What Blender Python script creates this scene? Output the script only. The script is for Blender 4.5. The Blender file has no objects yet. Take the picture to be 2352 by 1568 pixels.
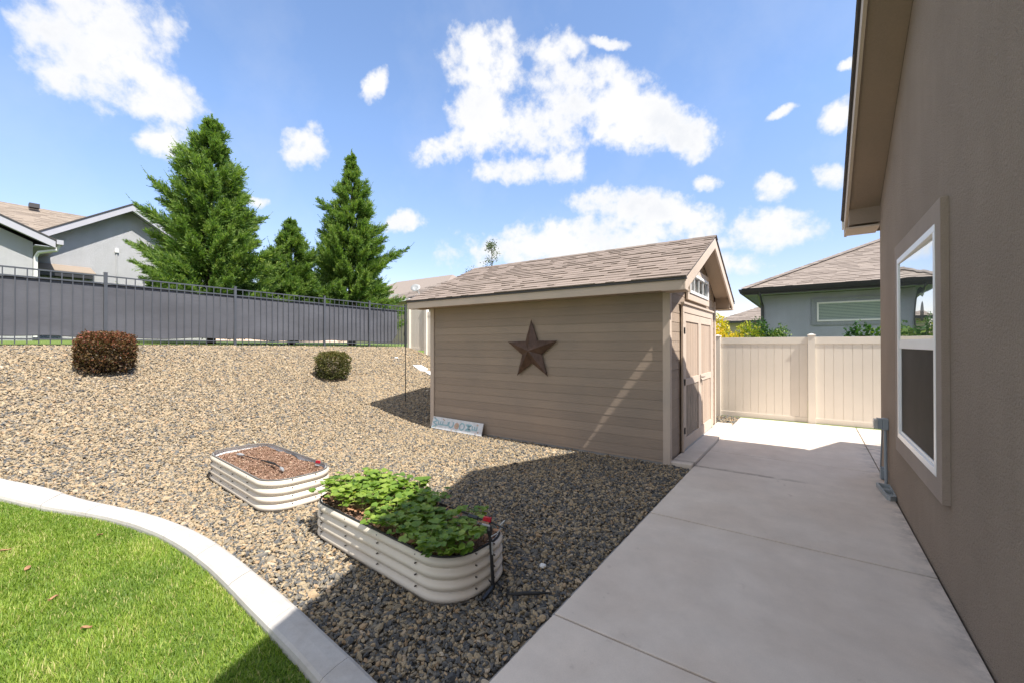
import bpy, math, random
import numpy as np
from mathutils import Vector, Matrix
R = math.radians
random.seed(7); rng = np.random.default_rng(7)
sc = bpy.context.scene; col = sc.collection
# ------------------------------------------------------------------ camera
cam_d = bpy.data.cameras.new('camera'); cam = bpy.data.objects.new('camera', cam_d); col.objects.link(cam)
cam_d.sensor_width = 36; cam_d.lens = 36*961.87/2352; cam_d.clip_start = .05; cam_d.clip_end = 2000
_y, _p, _r = R(35.409), R(.3537), R(-.0405)
fw = Vector((-math.sin(_y)*math.cos(_p), math.cos(_y)*math.cos(_p), math.sin(_p))); rt = Vector((math.cos(_y), math.sin(_y), 0)); up = rt.cross(fw)
rt2 = math.cos(_r)*rt+math.sin(_r)*up; up2 = -math.sin(_r)*rt+math.cos(_r)*up
m = Matrix((rt2, up2, -fw)).transposed().to_4x4(); m.translation = (0, 0, 1.7); cam.matrix_world = m
sc.camera = cam
# ------------------------------------------------------------------ exposure
sc.view_settings.view_transform = 'Standard'; sc.view_settings.look = 'None'; sc.view_settings.gamma = 1
sc.view_settings.exposure = 1.05
sc.cycles.max_bounces = 6; sc.cycles.diffuse_bounces = 4; sc.cycles.glossy_bounces = 3; sc.cycles.transmission_bounces = 3
# ------------------------------------------------------------------ sun
SUN = Vector((.703, -.11, 1)).normalized()
EL = math.asin(SUN.z); AZ = math.atan2(SUN.x, SUN.y)
sl = bpy.data.lights.new('sun', 'SUN'); sl.energy = 4.2; sl.angle = R(.5); sl.color = (1, .94, .85)
so = bpy.data.objects.new('sun', sl); col.objects.link(so); so.rotation_euler = SUN.to_track_quat('Z', 'Y').to_euler(); so.location = (5, 0, 20)
# ------------------------------------------------------------------ sky with clouds
CL= [(0.35, 11.98, -3.32, -5.68, -0.54, -10.57), (0.96, 14.8, -5.34, -8.8, -3.83, -16.22), (2.62, 21.58, 0.09, -9.11, 12.79, -20.04), (2.92, 24.26, -5.88, -14.6, -0.17, -32.83), (7.39, 27.96, 0.1, -9.85, 13.81, -34.98), (7.19, 23.23, -11.08, -12.58, -4.11, -21.82), (20.14, 2.18, 25.15, 15.03, 47.75, -27.8), (10.57, 8.57, -0.0, -5.57, 7.81, -14.36), (9.63, 11.95, -5.36, -8.31, 3.01, -13.74), (9.92, 6.72, 3.88, -1.0, 17.66, -28.96), (13.5, 6.17, 2.02, -8.8, 19.77, -30.54), (20.52, 11.98, -4.2, -49.45, 43.74, -84.11), (7.07, 4.31, -1.47, -7.08, 5.7, -13.86), (6.44, 3.43, -1.95, -8.31, 4.98, -14.4), (13.26, 8.21, -10.92, -19.12, 4.3, -18.58), (7.11, 5.3, -1.57, -7.9, 5.7, -17.65), (7.46, 5.1, -0.48, -8.92, 9.66, -31.36), (18.73, 9.99, -0.03, -7.53, 10.56, -30.0), (6.72, 2.56, -0.99, -7.59, 5.03, -23.08), (12.19, 3.32, -1.7, -8.62, 5.62, -26.62), (3.38, 1.66, 0.19, -1.74, 4.15, -19.14), (7.17, 1.94, -1.0, -9.32, 4.64, -34.72), (14.46, 0.83, -0.06, -3.89, 5.44, -24.23), (27.93, 1.71, -0.11, -8.11, 11.37, -37.03), (40.44, 7.59, -0.13, -13.99, 19.6, -62.12), (33.31, -8.01, 15.58, 21.88, 15.78, -38.58), (39.71, -1.29, -0.17, -9.02, 12.64, -39.43), (73.77, -4.17, -0.33, -38.2, 53.61, -98.53), (33.84, -3.89, 11.65, 22.35, 44.87, -94.85), (16.07, 16.94, 4.88, -1.27, 18.54, -45.73), (22.47, 52.55, 0.15, -15.08, 21.12, -77.86)]
W = bpy.data.worlds.new('World'); sc.world = W; W.use_nodes = True
nt = W.node_tree; nt.nodes.clear()
class NG:
    """tiny helper around a node tree"""
    def __init__(s, nt): s.nt = nt
    def n(s, t, **kw):
        nd = s.nt.nodes.new(t)
        for k, v in kw.items():
            if k.startswith('i_'):
                key = k[2:]; key = int(key) if key.isdigit() else key.replace('_', ' ')
                s.set(nd.inputs[key], v)
            else: setattr(nd, k, v)
        return nd
    def set(s, inp, v):
        if isinstance(v, bpy.types.NodeSocket): s.nt.links.new(v, inp)
        elif isinstance(v, bpy.types.Node): s.nt.links.new(v.outputs[0], inp)
        else:
            if hasattr(inp.default_value, '__len__') and len(inp.default_value) == 4 and len(v) == 3: v = (*v, 1)
            inp.default_value = v
    def math(s, op, a, b=0., c=0., clamp=False):
        nd = s.n('ShaderNodeMath', operation=op, use_clamp=clamp)
        for i, v in enumerate((a, b, c)): s.set(nd.inputs[i], v)
        return nd.outputs[0]
    def vmath(s, op, a, b=(0, 0, 0), out=0):
        nd = s.n('ShaderNodeVectorMath', operation=op)
        s.set(nd.inputs[0], a); s.set(nd.inputs[1], b)
        return nd.outputs[out]
    def noise(s, vec, scale, detail=2., rough=.5, dist=0., dim='3D'):
        nd = s.n('ShaderNodeTexNoise', noise_dimensions=dim)
        if vec is not None: s.set(nd.inputs['Vector'], vec)
        s.set(nd.inputs['Scale'], scale); s.set(nd.inputs['Detail'], detail); s.set(nd.inputs['Roughness'], rough); s.set(nd.inputs['Distortion'], dist)
        return nd
    def ramp(s, fac, stops, interp='LINEAR'):
        nd = s.n('ShaderNodeValToRGB'); cr = nd.color_ramp; cr.interpolation = interp
        while len(cr.elements) < len(stops): cr.elements.new(.5)
        for e, (p, c) in zip(cr.elements, stops): e.position = p; e.color = (*c, 1) if len(c) == 3 else c
        s.set(nd.inputs[0], fac); return nd.outputs[0]
    def mix(s, fac, a, b, mode='MIX'):
        nd = s.n('ShaderNodeMix', data_type='RGBA', blend_type=mode)
        s.set(nd.inputs[0], fac); s.set(nd.inputs[6], a); s.set(nd.inputs[7], b); return nd.outputs[2]
    def mapr(s, v, a, b, c=0., d=1., smooth=False):
        nd = s.n('ShaderNodeMapRange', interpolation_type='SMOOTHSTEP' if smooth else 'LINEAR')
        for i, x in enumerate((v, a, b, c, d)): s.set(nd.inputs[i], x)
        return nd.outputs[0]
g = NG(nt)
out = g.n('ShaderNodeOutputWorld'); bg = g.n('ShaderNodeBackground')
nt.links.new(bg.outputs[0], out.inputs[0])
sky = g.n('ShaderNodeTexSky', sky_type='NISHITA', sun_disc=False, sun_elevation=EL, sun_rotation=AZ, altitude=800, air_density=1.0, dust_density=.6, ozone_density=2.2)
tc = g.n('ShaderNodeTexCoord').outputs['Generated']
wn = g.noise(tc, 9., 8., .65); warp = g.vmath('MULTIPLY', g.vmath('SUBTRACT', wn.outputs['Color'], (.5, .5, .5)), (.05, .05, .05))
nv = g.vmath('ADD', tc, warp)
D = None; FILL_CLOUDS = []
# unseen cloud banks added overhead and behind the yard as white fill for the shade
for (dx, dy, dz, s1) in ((0, -1, .9, 2.), (-.9, -.9, .8, 2.3), (.9, -.7, .9, 2.6), (-1., .1, 2.6, 2.8), (.6, -.5, 2.2, 2.2), (-1, -.4, 1.1, 2.8), (.1, -1, .3, 2.4), (.2, .1, 1, 3.), (-.5, -1, 1.6, 2.6), (.7, -1.2, .35, 3.)):
    c0 = Vector((dx, dy, dz)).normalized(); e1 = c0.cross(Vector((.01, .02, 1))).normalized(); e2 = c0.cross(e1); FILL_CLOUDS.append((c0, tuple(e1*s1), tuple(e2*s1*1.3)))
for c in CL:
    c = [x*.95 for x in c]
    a = g.vmath('DOT_PRODUCT', nv, c[:3], out=1); b = g.vmath('DOT_PRODUCT', nv, c[3:], out=1)
    r2 = g.math('MULTIPLY_ADD', b, b, g.math('MULTIPLY', a, a))
    D = r2 if D is None else g.math('SMOOTH_MIN', D, r2, .5)
for c0, e1, e2 in FILL_CLOUDS:
    a = g.vmath('DOT_PRODUCT', nv, e1, out=1); b = g.vmath('DOT_PRODUCT', nv, e2, out=1)
    back = g.math('MULTIPLY', g.math('LESS_THAN', g.vmath('DOT_PRODUCT', nv, tuple(c0), out=1), 0.), 9.)
    D = g.math('MINIMUM', D, g.math('ADD', back, g.math('MULTIPLY_ADD', b, b, g.math('MULTIPLY', a, a))))
dens = g.math('SUBTRACT', 1., D)
fb = g.math('MULTIPLY_ADD', g.noise(tc, 30., 8., .58).outputs['Fac'], .5, g.math('MULTIPLY', g.noise(tc, 12., 8., .6).outputs['Fac'], .5))
dens = g.math('MULTIPLY_ADD', g.math('SUBTRACT', fb, .5), 6.0, dens)
mask = g.mapr(dens, -.5, .95, 0, 1, True)
shade = g.noise(g.vmath('ADD', tc, (3, 1, .03)), 7., 6., .55).outputs['Fac']
core = g.mapr(dens, .2, 1.6, 0, 1, True)
ccol = g.mix(g.mapr(g.math('MULTIPLY', core, g.mapr(shade, .40, .60)), 0, 1, 0, .6), (3.3, 3.3, 3.32, 1), (2.6, 2.72, 2.95, 1))
elz = g.n('ShaderNodeSeparateXYZ', i_0=tc).outputs[2]
skyc = g.mix(1., sky.outputs[0], g.ramp(elz, [(0, (.82, .61, .58)), (.2, (.84, .755, .775)), (.45, (.97, .96, .98)), (1, (1.0, 1.0, 1.0))]), 'MULTIPLY')
thin = g.math('MULTIPLY', g.mapr(g.noise(tc, 3., 6., .6).outputs['Fac'], .5, .75), .14)
fin = g.mix(g.math('MAXIMUM', mask, thin), skyc, ccol)
nt.links.new(fin, bg.inputs[0]); bg.inputs[1].default_value = .15

# ================================================================== helpers
class MB:
    def __init__(s): s.v = []; s.f = []; s.t = []
    def add(s, vs, fs, tint=0.5):
        b = len(s.v); s.v += [tuple(p) for p in vs]; s.f += [tuple(i+b for i in f) for f in fs]; s.t += [tint]*len(vs); return s
    def box(s, x0, x1, y0, y1, z0, z1, t=.5):
        return s.add([(x0,y0,z0),(x1,y0,z0),(x1,y1,z0),(x0,y1,z0),(x0,y0,z1),(x1,y0,z1),(x1,y1,z1),(x0,y1,z1)],
                     [(0,3,2,1),(4,5,6,7),(0,1,5,4),(1,2,6,5),(2,3,7,6),(3,0,4,7)], t)
    def prism(s, pts, off, t=.5):
        off = Vector(off); P = [Vector(p) for p in pts]; n = len(P)
        nrm = Vector((0, 0, 0))
        for i in range(n): nrm += P[i].cross(P[(i+1) % n])
        if nrm.dot(off) > 0: P = P[::-1]
        return s.add([*P, *[p+off for p in P]], [tuple(range(n)), tuple(range(2*n-1, n-1, -1))]+[(i, i+n, (i+1) % n+n, (i+1) % n) for i in range(n)], t)
    def tube(s, path, r, seg=8, t=.5, cap=True):
        P = [Vector(p) for p in path]; rr = r if hasattr(r, '__len__') else [r]*len(P)
        vs = []; fs = []; prev = None
        for i, p in enumerate(P):
            d = (P[min(i+1, len(P)-1)]-P[max(i-1, 0)]).normalized()
            a = prev if prev is not None else (Vector((0, 0, 1)) if abs(d.z) < .9 else Vector((1, 0, 0)))
            u = (a-d*a.dot(d)).normalized(); w = d.cross(u); prev = u
            vs += [p+(u*math.cos(2*math.pi*k/seg)+w*math.sin(2*math.pi*k/seg))*rr[i] for k in range(seg)]
        for i in range(len(P)-1):
            for k in range(seg): fs.append((i*seg+k, i*seg+(k+1) % seg, (i+1)*seg+(k+1) % seg, (i+1)*seg+k))
        if cap: fs += [tuple(range(seg))[::-1], tuple((len(P)-1)*seg+k for k in range(seg))]
        return s.add(vs, fs, t)
    def build(s, name, mat, parent=None, smooth=False, bevel=0, loc=None):
        me = bpy.data.meshes.new(name); o = bpy.data.objects.new(name, me); col.objects.link(o)
        base = Vector((0, 0, 0))
        if parent is not None: o.parent = parent; base = Vector(parent['base'])
        elif loc is not None: base = Vector(loc); o.location = base
        V = np.array(s.v, dtype=float).reshape(-1, 3)-np.array(base)
        me.from_pydata(V.tolist(), [], s.f)
        at = me.attributes.new('tint', 'FLOAT', 'POINT'); at.data.foreach_set('value', np.array(s.t, dtype=np.float32))
        me.materials.append(mat); me.update()
        if smooth: me.shade_smooth()
        if bevel:
            bv = o.modifiers.new('bevel', 'BEVEL'); bv.width = bevel; bv.segments = 2; bv.limit_method = 'ANGLE'; bv.angle_limit = R(40)
        o['base'] = list(base)
        return o
def tag(o, label=None, cat=None, group=None, kind=None):
    if label: o['label'] = label
    if cat: o['category'] = cat
    if group: o['group'] = group
    if kind: o['kind'] = kind
    return o
def thing(name, loc, label, cat, group=None):
    o = bpy.data.objects.new(name, None); col.objects.link(o); o.location = loc; o['base'] = list(loc); o.empty_display_size = .2
    return tag(o, label, cat, group)
def big(name, V, F, mat, parent=None, tint=None, loc=None, smooth=False):
    """fast mesh from numpy: F (n,k) all the same size"""
    me = bpy.data.meshes.new(name); n, k = F.shape
    base = np.array(parent['base'] if parent is not None else (loc if loc is not None else (0, 0, 0)))
    me.vertices.add(len(V)); me.vertices.foreach_set('co', (V-base).astype(np.float32).ravel())
    me.loops.add(n*k); me.loops.foreach_set('vertex_index', F.astype(np.int32).ravel())
    me.polygons.add(n); me.polygons.foreach_set('loop_start', np.arange(0, n*k, k, dtype=np.int32))
    me.update(calc_edges=True)
    if tint is not None:
        at = me.attributes.new('tint', 'FLOAT', 'POINT'); at.data.foreach_set('value', tint.astype(np.float32))
    me.materials.append(mat)
    if smooth: me.shade_smooth()
    o = bpy.data.objects.new(name, me); col.objects.link(o)
    if parent is not None: o.parent = parent
    elif loc is not None: o.location = loc
    o['base'] = [float(x) for x in base]
    return o
# ================================================================== terrain
def lerp_table(x, tab):
    xs = [a for a, _ in tab]; ys = [b for _, b in tab]; return np.interp(x, xs, ys)
TAB = [(-60, 2.0), (-30, 1.98), (-20, 1.86), (-16, 1.76), (-13.6, 1.71), (-12.9, 1.68), (-12.4, 1.56), (-12, 1.45), (-11, 1.13), (-10, .83), (-9, .54), (-8.2, .34), (-7.6, .2), (-7, .09), (-6.5, .02), (-6.2, 0), (20, 0)]
_xs = np.linspace(-60, 20, 1601); _ys = lerp_table(_xs, TAB); _k = np.hanning(17); _k /= _k.sum(); _ys = np.convolve(np.pad(_ys, 8, 'edge'), _k, 'valid')
def T(x, y):
    z = np.interp(x, _xs, _ys)
    return z*(1-.055*np.clip((np.asarray(y)-4)/7, 0, 1)*np.clip(-np.asarray(x)-6, 0, 6.9)/6.9)
# curb curve (inner edge, lawn side) and outer edge
INN = [(-9.4, -3), (-9.15, -1.8), (-8.75, -.9), (-8.2, -.35), (-7.5, .1), (-6.85, .46), (-6.35, .69), (-5.85, .885), (-5.3, 1.06), (-4.68, 1.175), (-4.1, 1.225), (-3.6, 1.22), (-3.2, 1.2), (-2.8, 1.175), (-2.4, 1.15), (-1.99, 1.12), (-1.6, 1.08), (-1.30, 1.04)]
OUT = [(-9.62, -3.05), (-9.38, -1.7), (-8.98, -.72), (-8.4, -.12), (-7.75, .32), (-7.3, .52), (-6.9, .79), (-6.25, 1.0), (-5.56, 1.2), (-5.0, 1.325), (-4.4, 1.405), (-3.8, 1.418), (-3.3, 1.397), (-2.85, 1.38), (-2.45, 1.352), (-1.95, 1.31), (-1.6, 1.275), (-1.30, 1.235)]
def resample(P, n):
    P = np.array(P); d = np.r_[0, np.cumsum(np.hypot(*np.diff(P, axis=0).T))]; t = np.linspace(0, d[-1], n)
    # catmull-rom-ish smoothing by dense interpolation and blur
    q = np.c_[np.interp(t, d, P[:, 0]), np.interp(t, d, P[:, 1])]
    k = np.hanning(max(5, n//20*2+1)); k /= k.sum(); h = len(k)//2
    qq = np.vstack([np.repeat(q[:1], h, 0)*1.0, q, np.repeat(q[-1:], h, 0)*1.0]); s_ = np.c_[np.convolve(qq[:, 0], k, 'valid'), np.convolve(qq[:, 1], k, 'valid')]
    s_[0] = q[0]; s_[-1] = q[-1]; return s_
NI = resample(INN, 200); NO = resample(OUT, 200)
def lawn_edge(x, C):  # y of the curve at x
    o_ = np.argsort(C[:, 0]); return np.interp(x, C[o_, 0], C[o_, 1])
# ================================================================== materials
def new_mat(name):
    m_ = bpy.data.materials.new(name); m_.use_nodes = True; m_.node_tree.nodes.clear(); g_ = NG(m_.node_tree)
    o_ = g_.n('ShaderNodeOutputMaterial'); b_ = g_.n('ShaderNodeBsdfPrincipled'); m_.node_tree.links.new(b_.outputs[0], o_.inputs[0])
    return m_, g_, b_, o_
def bump(g_, b_, h, strength=.5, dist=.01):
    nd = g_.n('ShaderNodeBump'); g_.set(nd.inputs['Height'], h); nd.inputs['Strength'].default_value = strength; nd.inputs['Distance'].default_value = dist
    g_.nt.links.new(nd.outputs[0], b_.inputs['Normal'])
def simple(name, c, rough=.6, metal=0., var=.12, vscale=6., bscale=0, bstr=.3, bdist=.004, spec=.5, c2=None):
    m_, g_, b_, o_ = new_mat(name); tco = g_.n('ShaderNodeTexCoord').outputs['Object']
    n1 = g_.noise(tco, vscale, 5., .6).outputs['Fac']
    lo = tuple(x*(1-var) for x in c); hi = tuple(min(1, x*(1+var)) for x in (c2 or c))
    g_.set(b_.inputs['Base Color'], g_.ramp(n1, [(.3, lo), (.7, hi)]))
    b_.inputs['Roughness'].default_value = rough; b_.inputs['Metallic'].default_value = metal; b_.inputs['Specular IOR Level'].default_value = spec
    if bscale: bump(g_, b_, g_.noise(tco, bscale, 3., .6).outputs['Fac'], bstr, bdist)
    return m_
def tinted(name, stops, rough=.9, var=.15, vscale=40., bscale=0, bstr=.4, bdist=.004, transl=0., spec=.3):
    m_, g_, b_, o_ = new_mat(name); tco = g_.n('ShaderNodeTexCoord').outputs['Object']
    at = g_.n('ShaderNodeAttribute', attribute_name='tint').outputs['Fac']
    c = g_.ramp(at, stops); n1 = g_.noise(tco, vscale, 3., .6).outputs['Fac']
    c = g_.mix(1., c, g_.ramp(n1, [(.25, (1-var,)*3), (.75, (1+var,)*3)]), 'MULTIPLY')
    g_.set(b_.inputs['Base Color'], c); b_.inputs['Roughness'].default_value = rough; b_.inputs['Specular IOR Level'].default_value = spec
    if bscale: bump(g_, b_, g_.noise(tco, bscale, 3., .6).outputs['Fac'], bstr, bdist)
    if transl:
        tr = g_.n('ShaderNodeBsdfTranslucent'); g_.set(tr.inputs[0], g_.mix(1., c, (1.5, 1.7, .7, 1), 'MULTIPLY')); mx = g_.n('ShaderNodeMixShader'); mx.inputs[0].default_value = transl
        m_.node_tree.links.new(b_.outputs[0], mx.inputs[1]); m_.node_tree.links.new(tr.outputs[0], mx.inputs[2]); m_.node_tree.links.new(mx.outputs[0], o_.inputs[0])
    return m_
def stucco(name, c, coarse=150.):
    m_, g_, b_, o_ = new_mat(name); tco = g_.n('ShaderNodeTexCoord').outputs['Object']
    big_ = g_.noise(tco, 1.3, 4., .6).outputs['Fac']; streak = g_.noise(g_.vmath('MULTIPLY', tco, (5, 5, .5)), 1.2, 5., .6).outputs['Fac']
    fine = g_.noise(tco, coarse, 3., .65).outputs['Fac']; mid = g_.noise(tco, coarse*.35, 2., .5).outputs['Fac']
    cc = g_.mix(1., (*c, 1), g_.ramp(big_, [(.3, (.93,)*3), (.7, (1.07,)*3)]), 'MULTIPLY')
    cc = g_.mix(1., cc, g_.ramp(streak, [(.3, (.965,)*3), (.7, (1.03,)*3)]), 'MULTIPLY')
    cc = g_.mix(1., cc, g_.ramp(fine, [(.3, (.74,)*3), (.7, (1.2,)*3)]), 'MULTIPLY')
    g_.set(b_.inputs['Base Color'], cc); b_.inputs['Roughness'].default_value = .95; b_.inputs['Specular IOR Level'].default_value = .2
    bump(g_, b_, g_.math('ADD', fine, g_.math('MULTIPLY', mid, 1.6)), 1., .012)
    return m_
def concrete(name, c, sc_=1., stain=(.8, .74, .7)):
    m_, g_, b_, o_ = new_mat(name); tco = g_.n('ShaderNodeTexCoord').outputs['Object']
    a = g_.noise(tco, .9*sc_, 6., .6, .4).outputs['Fac']; b = g_.noise(tco, 4.*sc_, 7., .65).outputs['Fac']; f = g_.noise(tco, 180., 3., .7).outputs['Fac']
    brush = g_.noise(g_.vmath('MULTIPLY', tco, (3, 220, 3)), 1., 2., .5).outputs['Fac']
    cc = g_.mix(g_.mapr(a, .42, .62), (*c, 1), (c[0]*.93, c[1]*.905, c[2]*.885, 1))
    cc = g_.mix(1., cc, g_.ramp(b, [(.3, (.92,)*3), (.7, (1.05,)*3)]), 'MULTIPLY')
    cc = g_.mix(1., cc, g_.ramp(f, [(.3, (.93,)*3), (.7, (1.04,)*3)]), 'MULTIPLY')
    spots = g_.math('MULTIPLY', g_.mapr(g_.noise(tco, 14., 3., .5).outputs['Fac'], .66, .76), g_.mapr(g_.noise(tco, 1.1, 2.).outputs['Fac'], .5, .62))
    cc = g_.mix(g_.math('MULTIPLY', spots, .3), cc, (.2, .13, .1, 1))
    g_.set(b_.inputs['Base Color'], cc); b_.inputs['Roughness'].default_value = .85; b_.inputs['Specular IOR Level'].default_value = .3
    bump(g_, b_, g_.math('ADD', g_.math('MULTIPLY', brush, .6), f), .25, .0015)
    return m_
def woodboard(name, c, axis='x', wear=.0, bs=.45):
    """painted wood-grain siding"""
    m_, g_, b_, o_ = new_mat(name); tco = g_.n('ShaderNodeTexCoord').outputs['Object']
    st = {'x': (1.2, 14, 26), 'y': (14, 1.2, 26), 'z': (22, 22, 1.2)}[axis]
    gr = g_.noise(g_.vmath('MULTIPLY', tco, st), 3., 6., .65, 1.2).outputs['Fac']; big_ = g_.noise(tco, 1.6, 4., .6).outputs['Fac']
    at = g_.n('ShaderNodeAttribute', attribute_name='tint').outputs['Fac']
    cc = g_.mix(1., (*c, 1), g_.ramp(gr, [(.3, (.93,)*3), (.7, (1.04,)*3)]), 'MULTIPLY')
    cc = g_.mix(1., cc, g_.ramp(big_, [(.3, (.92, .93, .95)), (.7, (1.07, 1.04, 1.02))]), 'MULTIPLY')
    cc = g_.mix(1., cc, g_.ramp(at, [(0, (.9,)*3), (1, (1.08,)*3)]), 'MULTIPLY')
    if wear:
        wn_ = g_.noise(g_.vmath('MULTIPLY', tco, (18, 18, 2.2)), 2., 6., .7).outputs['Fac']
        cc = g_.mix(g_.math('MULTIPLY', g_.mapr(wn_, .42, .6), wear), cc, (.13, .11, .09, 1))
    g_.set(b_.inputs['Base Color'], cc); b_.inputs['Roughness'].default_value = .75; b_.inputs['Specular IOR Level'].default_value = .3
    bump(g_, b_, gr, bs, .004)
    return m_
M = {}
def path_mat():
    m_ = concrete('path_concrete', (.69, .61, .53)); g_ = NG(m_.node_tree); b_ = [n_ for n_ in m_.node_tree.nodes if n_.type == 'BSDF_PRINCIPLED'][0]; src = b_.inputs['Base Color'].links[0].from_socket
    tco = g_.n('ShaderNodeTexCoord').outputs['Object']; sp_ = g_.n('ShaderNodeSeparateXYZ', i_0=tco); x, y = sp_.outputs[0], sp_.outputs[1]; nn = g_.noise(tco, 5., 5., .7).outputs['Fac']; n3 = g_.noise(tco, 7., 6., .7).outputs['Fac']
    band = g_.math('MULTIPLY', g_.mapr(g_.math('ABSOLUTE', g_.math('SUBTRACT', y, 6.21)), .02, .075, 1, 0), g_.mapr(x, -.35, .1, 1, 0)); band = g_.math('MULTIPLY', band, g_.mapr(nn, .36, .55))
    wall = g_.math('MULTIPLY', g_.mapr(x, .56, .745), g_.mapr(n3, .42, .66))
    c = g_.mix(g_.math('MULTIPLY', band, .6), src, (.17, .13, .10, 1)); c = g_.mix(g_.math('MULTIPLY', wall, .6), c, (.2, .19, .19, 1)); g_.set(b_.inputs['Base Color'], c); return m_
M['stucco'] = stucco('brown_stucco', (.355, .283, .224)); M['stucco_trim'] = stucco('beige_stucco', (.55, .45, .38), 330.)
M['grey_stucco'] = stucco('blue_grey_stucco', (.46, .48, .565), 150.); M['grey_trim'] = stucco('grey_trim_stucco', (.37, .39, .44), 150.)
M['pale_stucco'] = stucco('pale_grey_stucco', (.47, .475, .49), 350.); M['tan_stucco'] = stucco('tan_stucco', (.5, .42, .34), 300.)
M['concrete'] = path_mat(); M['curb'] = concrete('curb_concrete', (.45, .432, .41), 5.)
M['siding_x'] = woodboard('taupe_siding_x', (.335, .268, .213), 'x'); M['siding_y'] = woodboard('taupe_siding_y', (.34, .27, .213), 'y', .12)
M['trim'] = woodboard('beige_trim', (.55, .46, .385), 'z', 0, .25); M['trim_x'] = woodboard('beige_trim_x', (.55, .46, .385), 'x', 0, .2); M['trim_y'] = woodboard('beige_trim_y', (.55, .46, .385), 'y', 0, .2)
M['panel'] = woodboard('door_panel', (.42, .33, .26), 'z', 0, .4); M['panel_worn'] = woodboard('worn_door_panel', (.33, .27, .22), 'z', .75, .8)
M['soffit'] = woodboard('brown_soffit', (.31, .24, .19), 'y', 0, .8); M['soffit_tan'] = woodboard('tan_soffit', (.40, .31, .23), 'y', 0, .3)
SH = [(0, (.15, .12, .102)), (.3, (.215, .173, .148)), (.7, (.26, .21, .182)), (1, (.31, .252, .218))]
M['shingle'] = tinted('brown_shingle', SH, .95, .25, 220., 300., .6, .003)
M['shingle_far'] = tinted('far_brown_shingle', [(0, (.17, .14, .12)), (.5, (.25, .21, .185)), (1, (.32, .27, .235))], .95, .15, 60.)
M['shingle_tan'] = tinted('tan_shingle', [(0, (.19, .155, .13)), (.5, (.26, .215, .175)), (1, (.32, .265, .215))], .95, .15, 60.)
M['vinyl'] = simple('cream_vinyl', (.74, .68, .60), .38, 0, .03, 2., spec=.5)
M['white'] = simple('white_vinyl', (.8, .8, .8), .35, 0, .02)
M['white_paint'] = simple('white_paint', (.72, .72, .71), .5, 0, .03)
M['dark_metal'] = simple('black_metal', (.018, .019, .022), .4, .0, .1); M['fence_metal'] = simple('charcoal_fence_metal', (.065, .07, .08), .35, 0., .1)
M['gutter_dark'] = simple('dark_gutter', (.03, .03, .033), .4, 0, .1); M['drip'] = simple('dark_drip_edge', (.045, .04, .038), .5)
M['grey_plastic'] = simple('grey_conduit_plastic', (.27, .31, .34), .45, 0, .05); M['grey_metal'] = simple('galvanised_metal', (.35, .36, .37), .5, .3, .1, 30.)
M['rust'] = simple('rust_brown_metal', (.085, .048, .034), .45, .35, .3, 9., 40, .2, .002, c2=(.1, .06, .045))
M['found'] = simple('foundation_concrete', (.33, .32, .31), .9, 0, .1, 8., 60, .3)
M['black'] = simple('black_rubber', (.012, .012, .013), .6); M['red'] = simple('red_plastic', (.42, .012, .03), .4); M['latch'] = simple('brushed_nickel', (.4, .38, .36), .3, .9)
M['bed'] = simple('cream_coated_steel', (.60, .54, .46), .38, 0, .04, 3., spec=.5)
M['bolt'] = simple('dull_bolt', (.16, .15, .14), .4, .6)
M['leafdry'] = simple('dry_leaf', (.32, .17, .09), .8, 0, .3, 20.)
M['trunk'] = simple('bark', (.09, .065, .05), .95, 0, .3, 20., 40, .6, .02)
def mk_fabric():
    m_, g_, b_, o_ = new_mat('grey_shade_fabric'); tco = g_.n('ShaderNodeTexCoord').outputs['Object']
    w = g_.noise(g_.vmath('MULTIPLY', tco, (1, 3, 40)), 2., 5., .6).outputs['Fac']; n2 = g_.noise(g_.vmath('MULTIPLY', tco, (1, .5, 1.2)), 1.4, 3.).outputs['Fac']; n3 = g_.noise(tco, 300., 2.).outputs['Fac']
    cc = g_.mix(1., (.078, .08, .092, 1), g_.ramp(w, [(.3, (.88,)*3), (.7, (1.1,)*3)]), 'MULTIPLY'); cc = g_.mix(1., cc, g_.ramp(n2, [(.3, (.85,)*3), (.7, (1.18,)*3)]), 'MULTIPLY'); cc = g_.mix(1., cc, g_.ramp(n3, [(.3, (.85,)*3), (.7, (1.15,)*3)]), 'MULTIPLY')
    g_.set(b_.inputs['Base Color'], cc); b_.inputs['Roughness'].default_value = .9; bump(g_, b_, n2, .5, .05); return m_
M['fabric'] = mk_fabric()
def mk_glass(name, c=(.02, .025, .03), refl=.62, rough=.0):
    m_, g_, b_, o_ = new_mat(name); b_.inputs['Base Color'].default_value = (*c, 1); b_.inputs['Roughness'].default_value = .05
    gl = g_.n('ShaderNodeBsdfGlossy'); gl.inputs['Roughness'].default_value = rough; gl.inputs['Color'].default_value = (.92, .95, .95, 1); bp = g_.n('ShaderNodeBump'); g_.set(bp.inputs['Height'], g_.noise(g_.n('ShaderNodeTexCoord').outputs['Object'], 2.2, 1.).outputs['Fac']); bp.inputs['Strength'].default_value = .5; bp.inputs['Distance'].default_value = .004; g_.nt.links.new(bp.outputs[0], gl.inputs['Normal'])
    fr = g_.n('ShaderNodeFresnel'); fr.inputs[0].default_value = 2.4; mx = g_.n('ShaderNodeMixShader'); g_.set(mx.inputs[0], g_.math('ADD', g_.math('MULTIPLY', fr.outputs[0], 1.), refl-.45, clamp=True))
    m_.node_tree.links.new(b_.outputs[0], mx.inputs[1]); m_.node_tree.links.new(gl.outputs[0], mx.inputs[2]); m_.node_tree.links.new(mx.outputs[0], o_.inputs[0]); return m_
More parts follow.
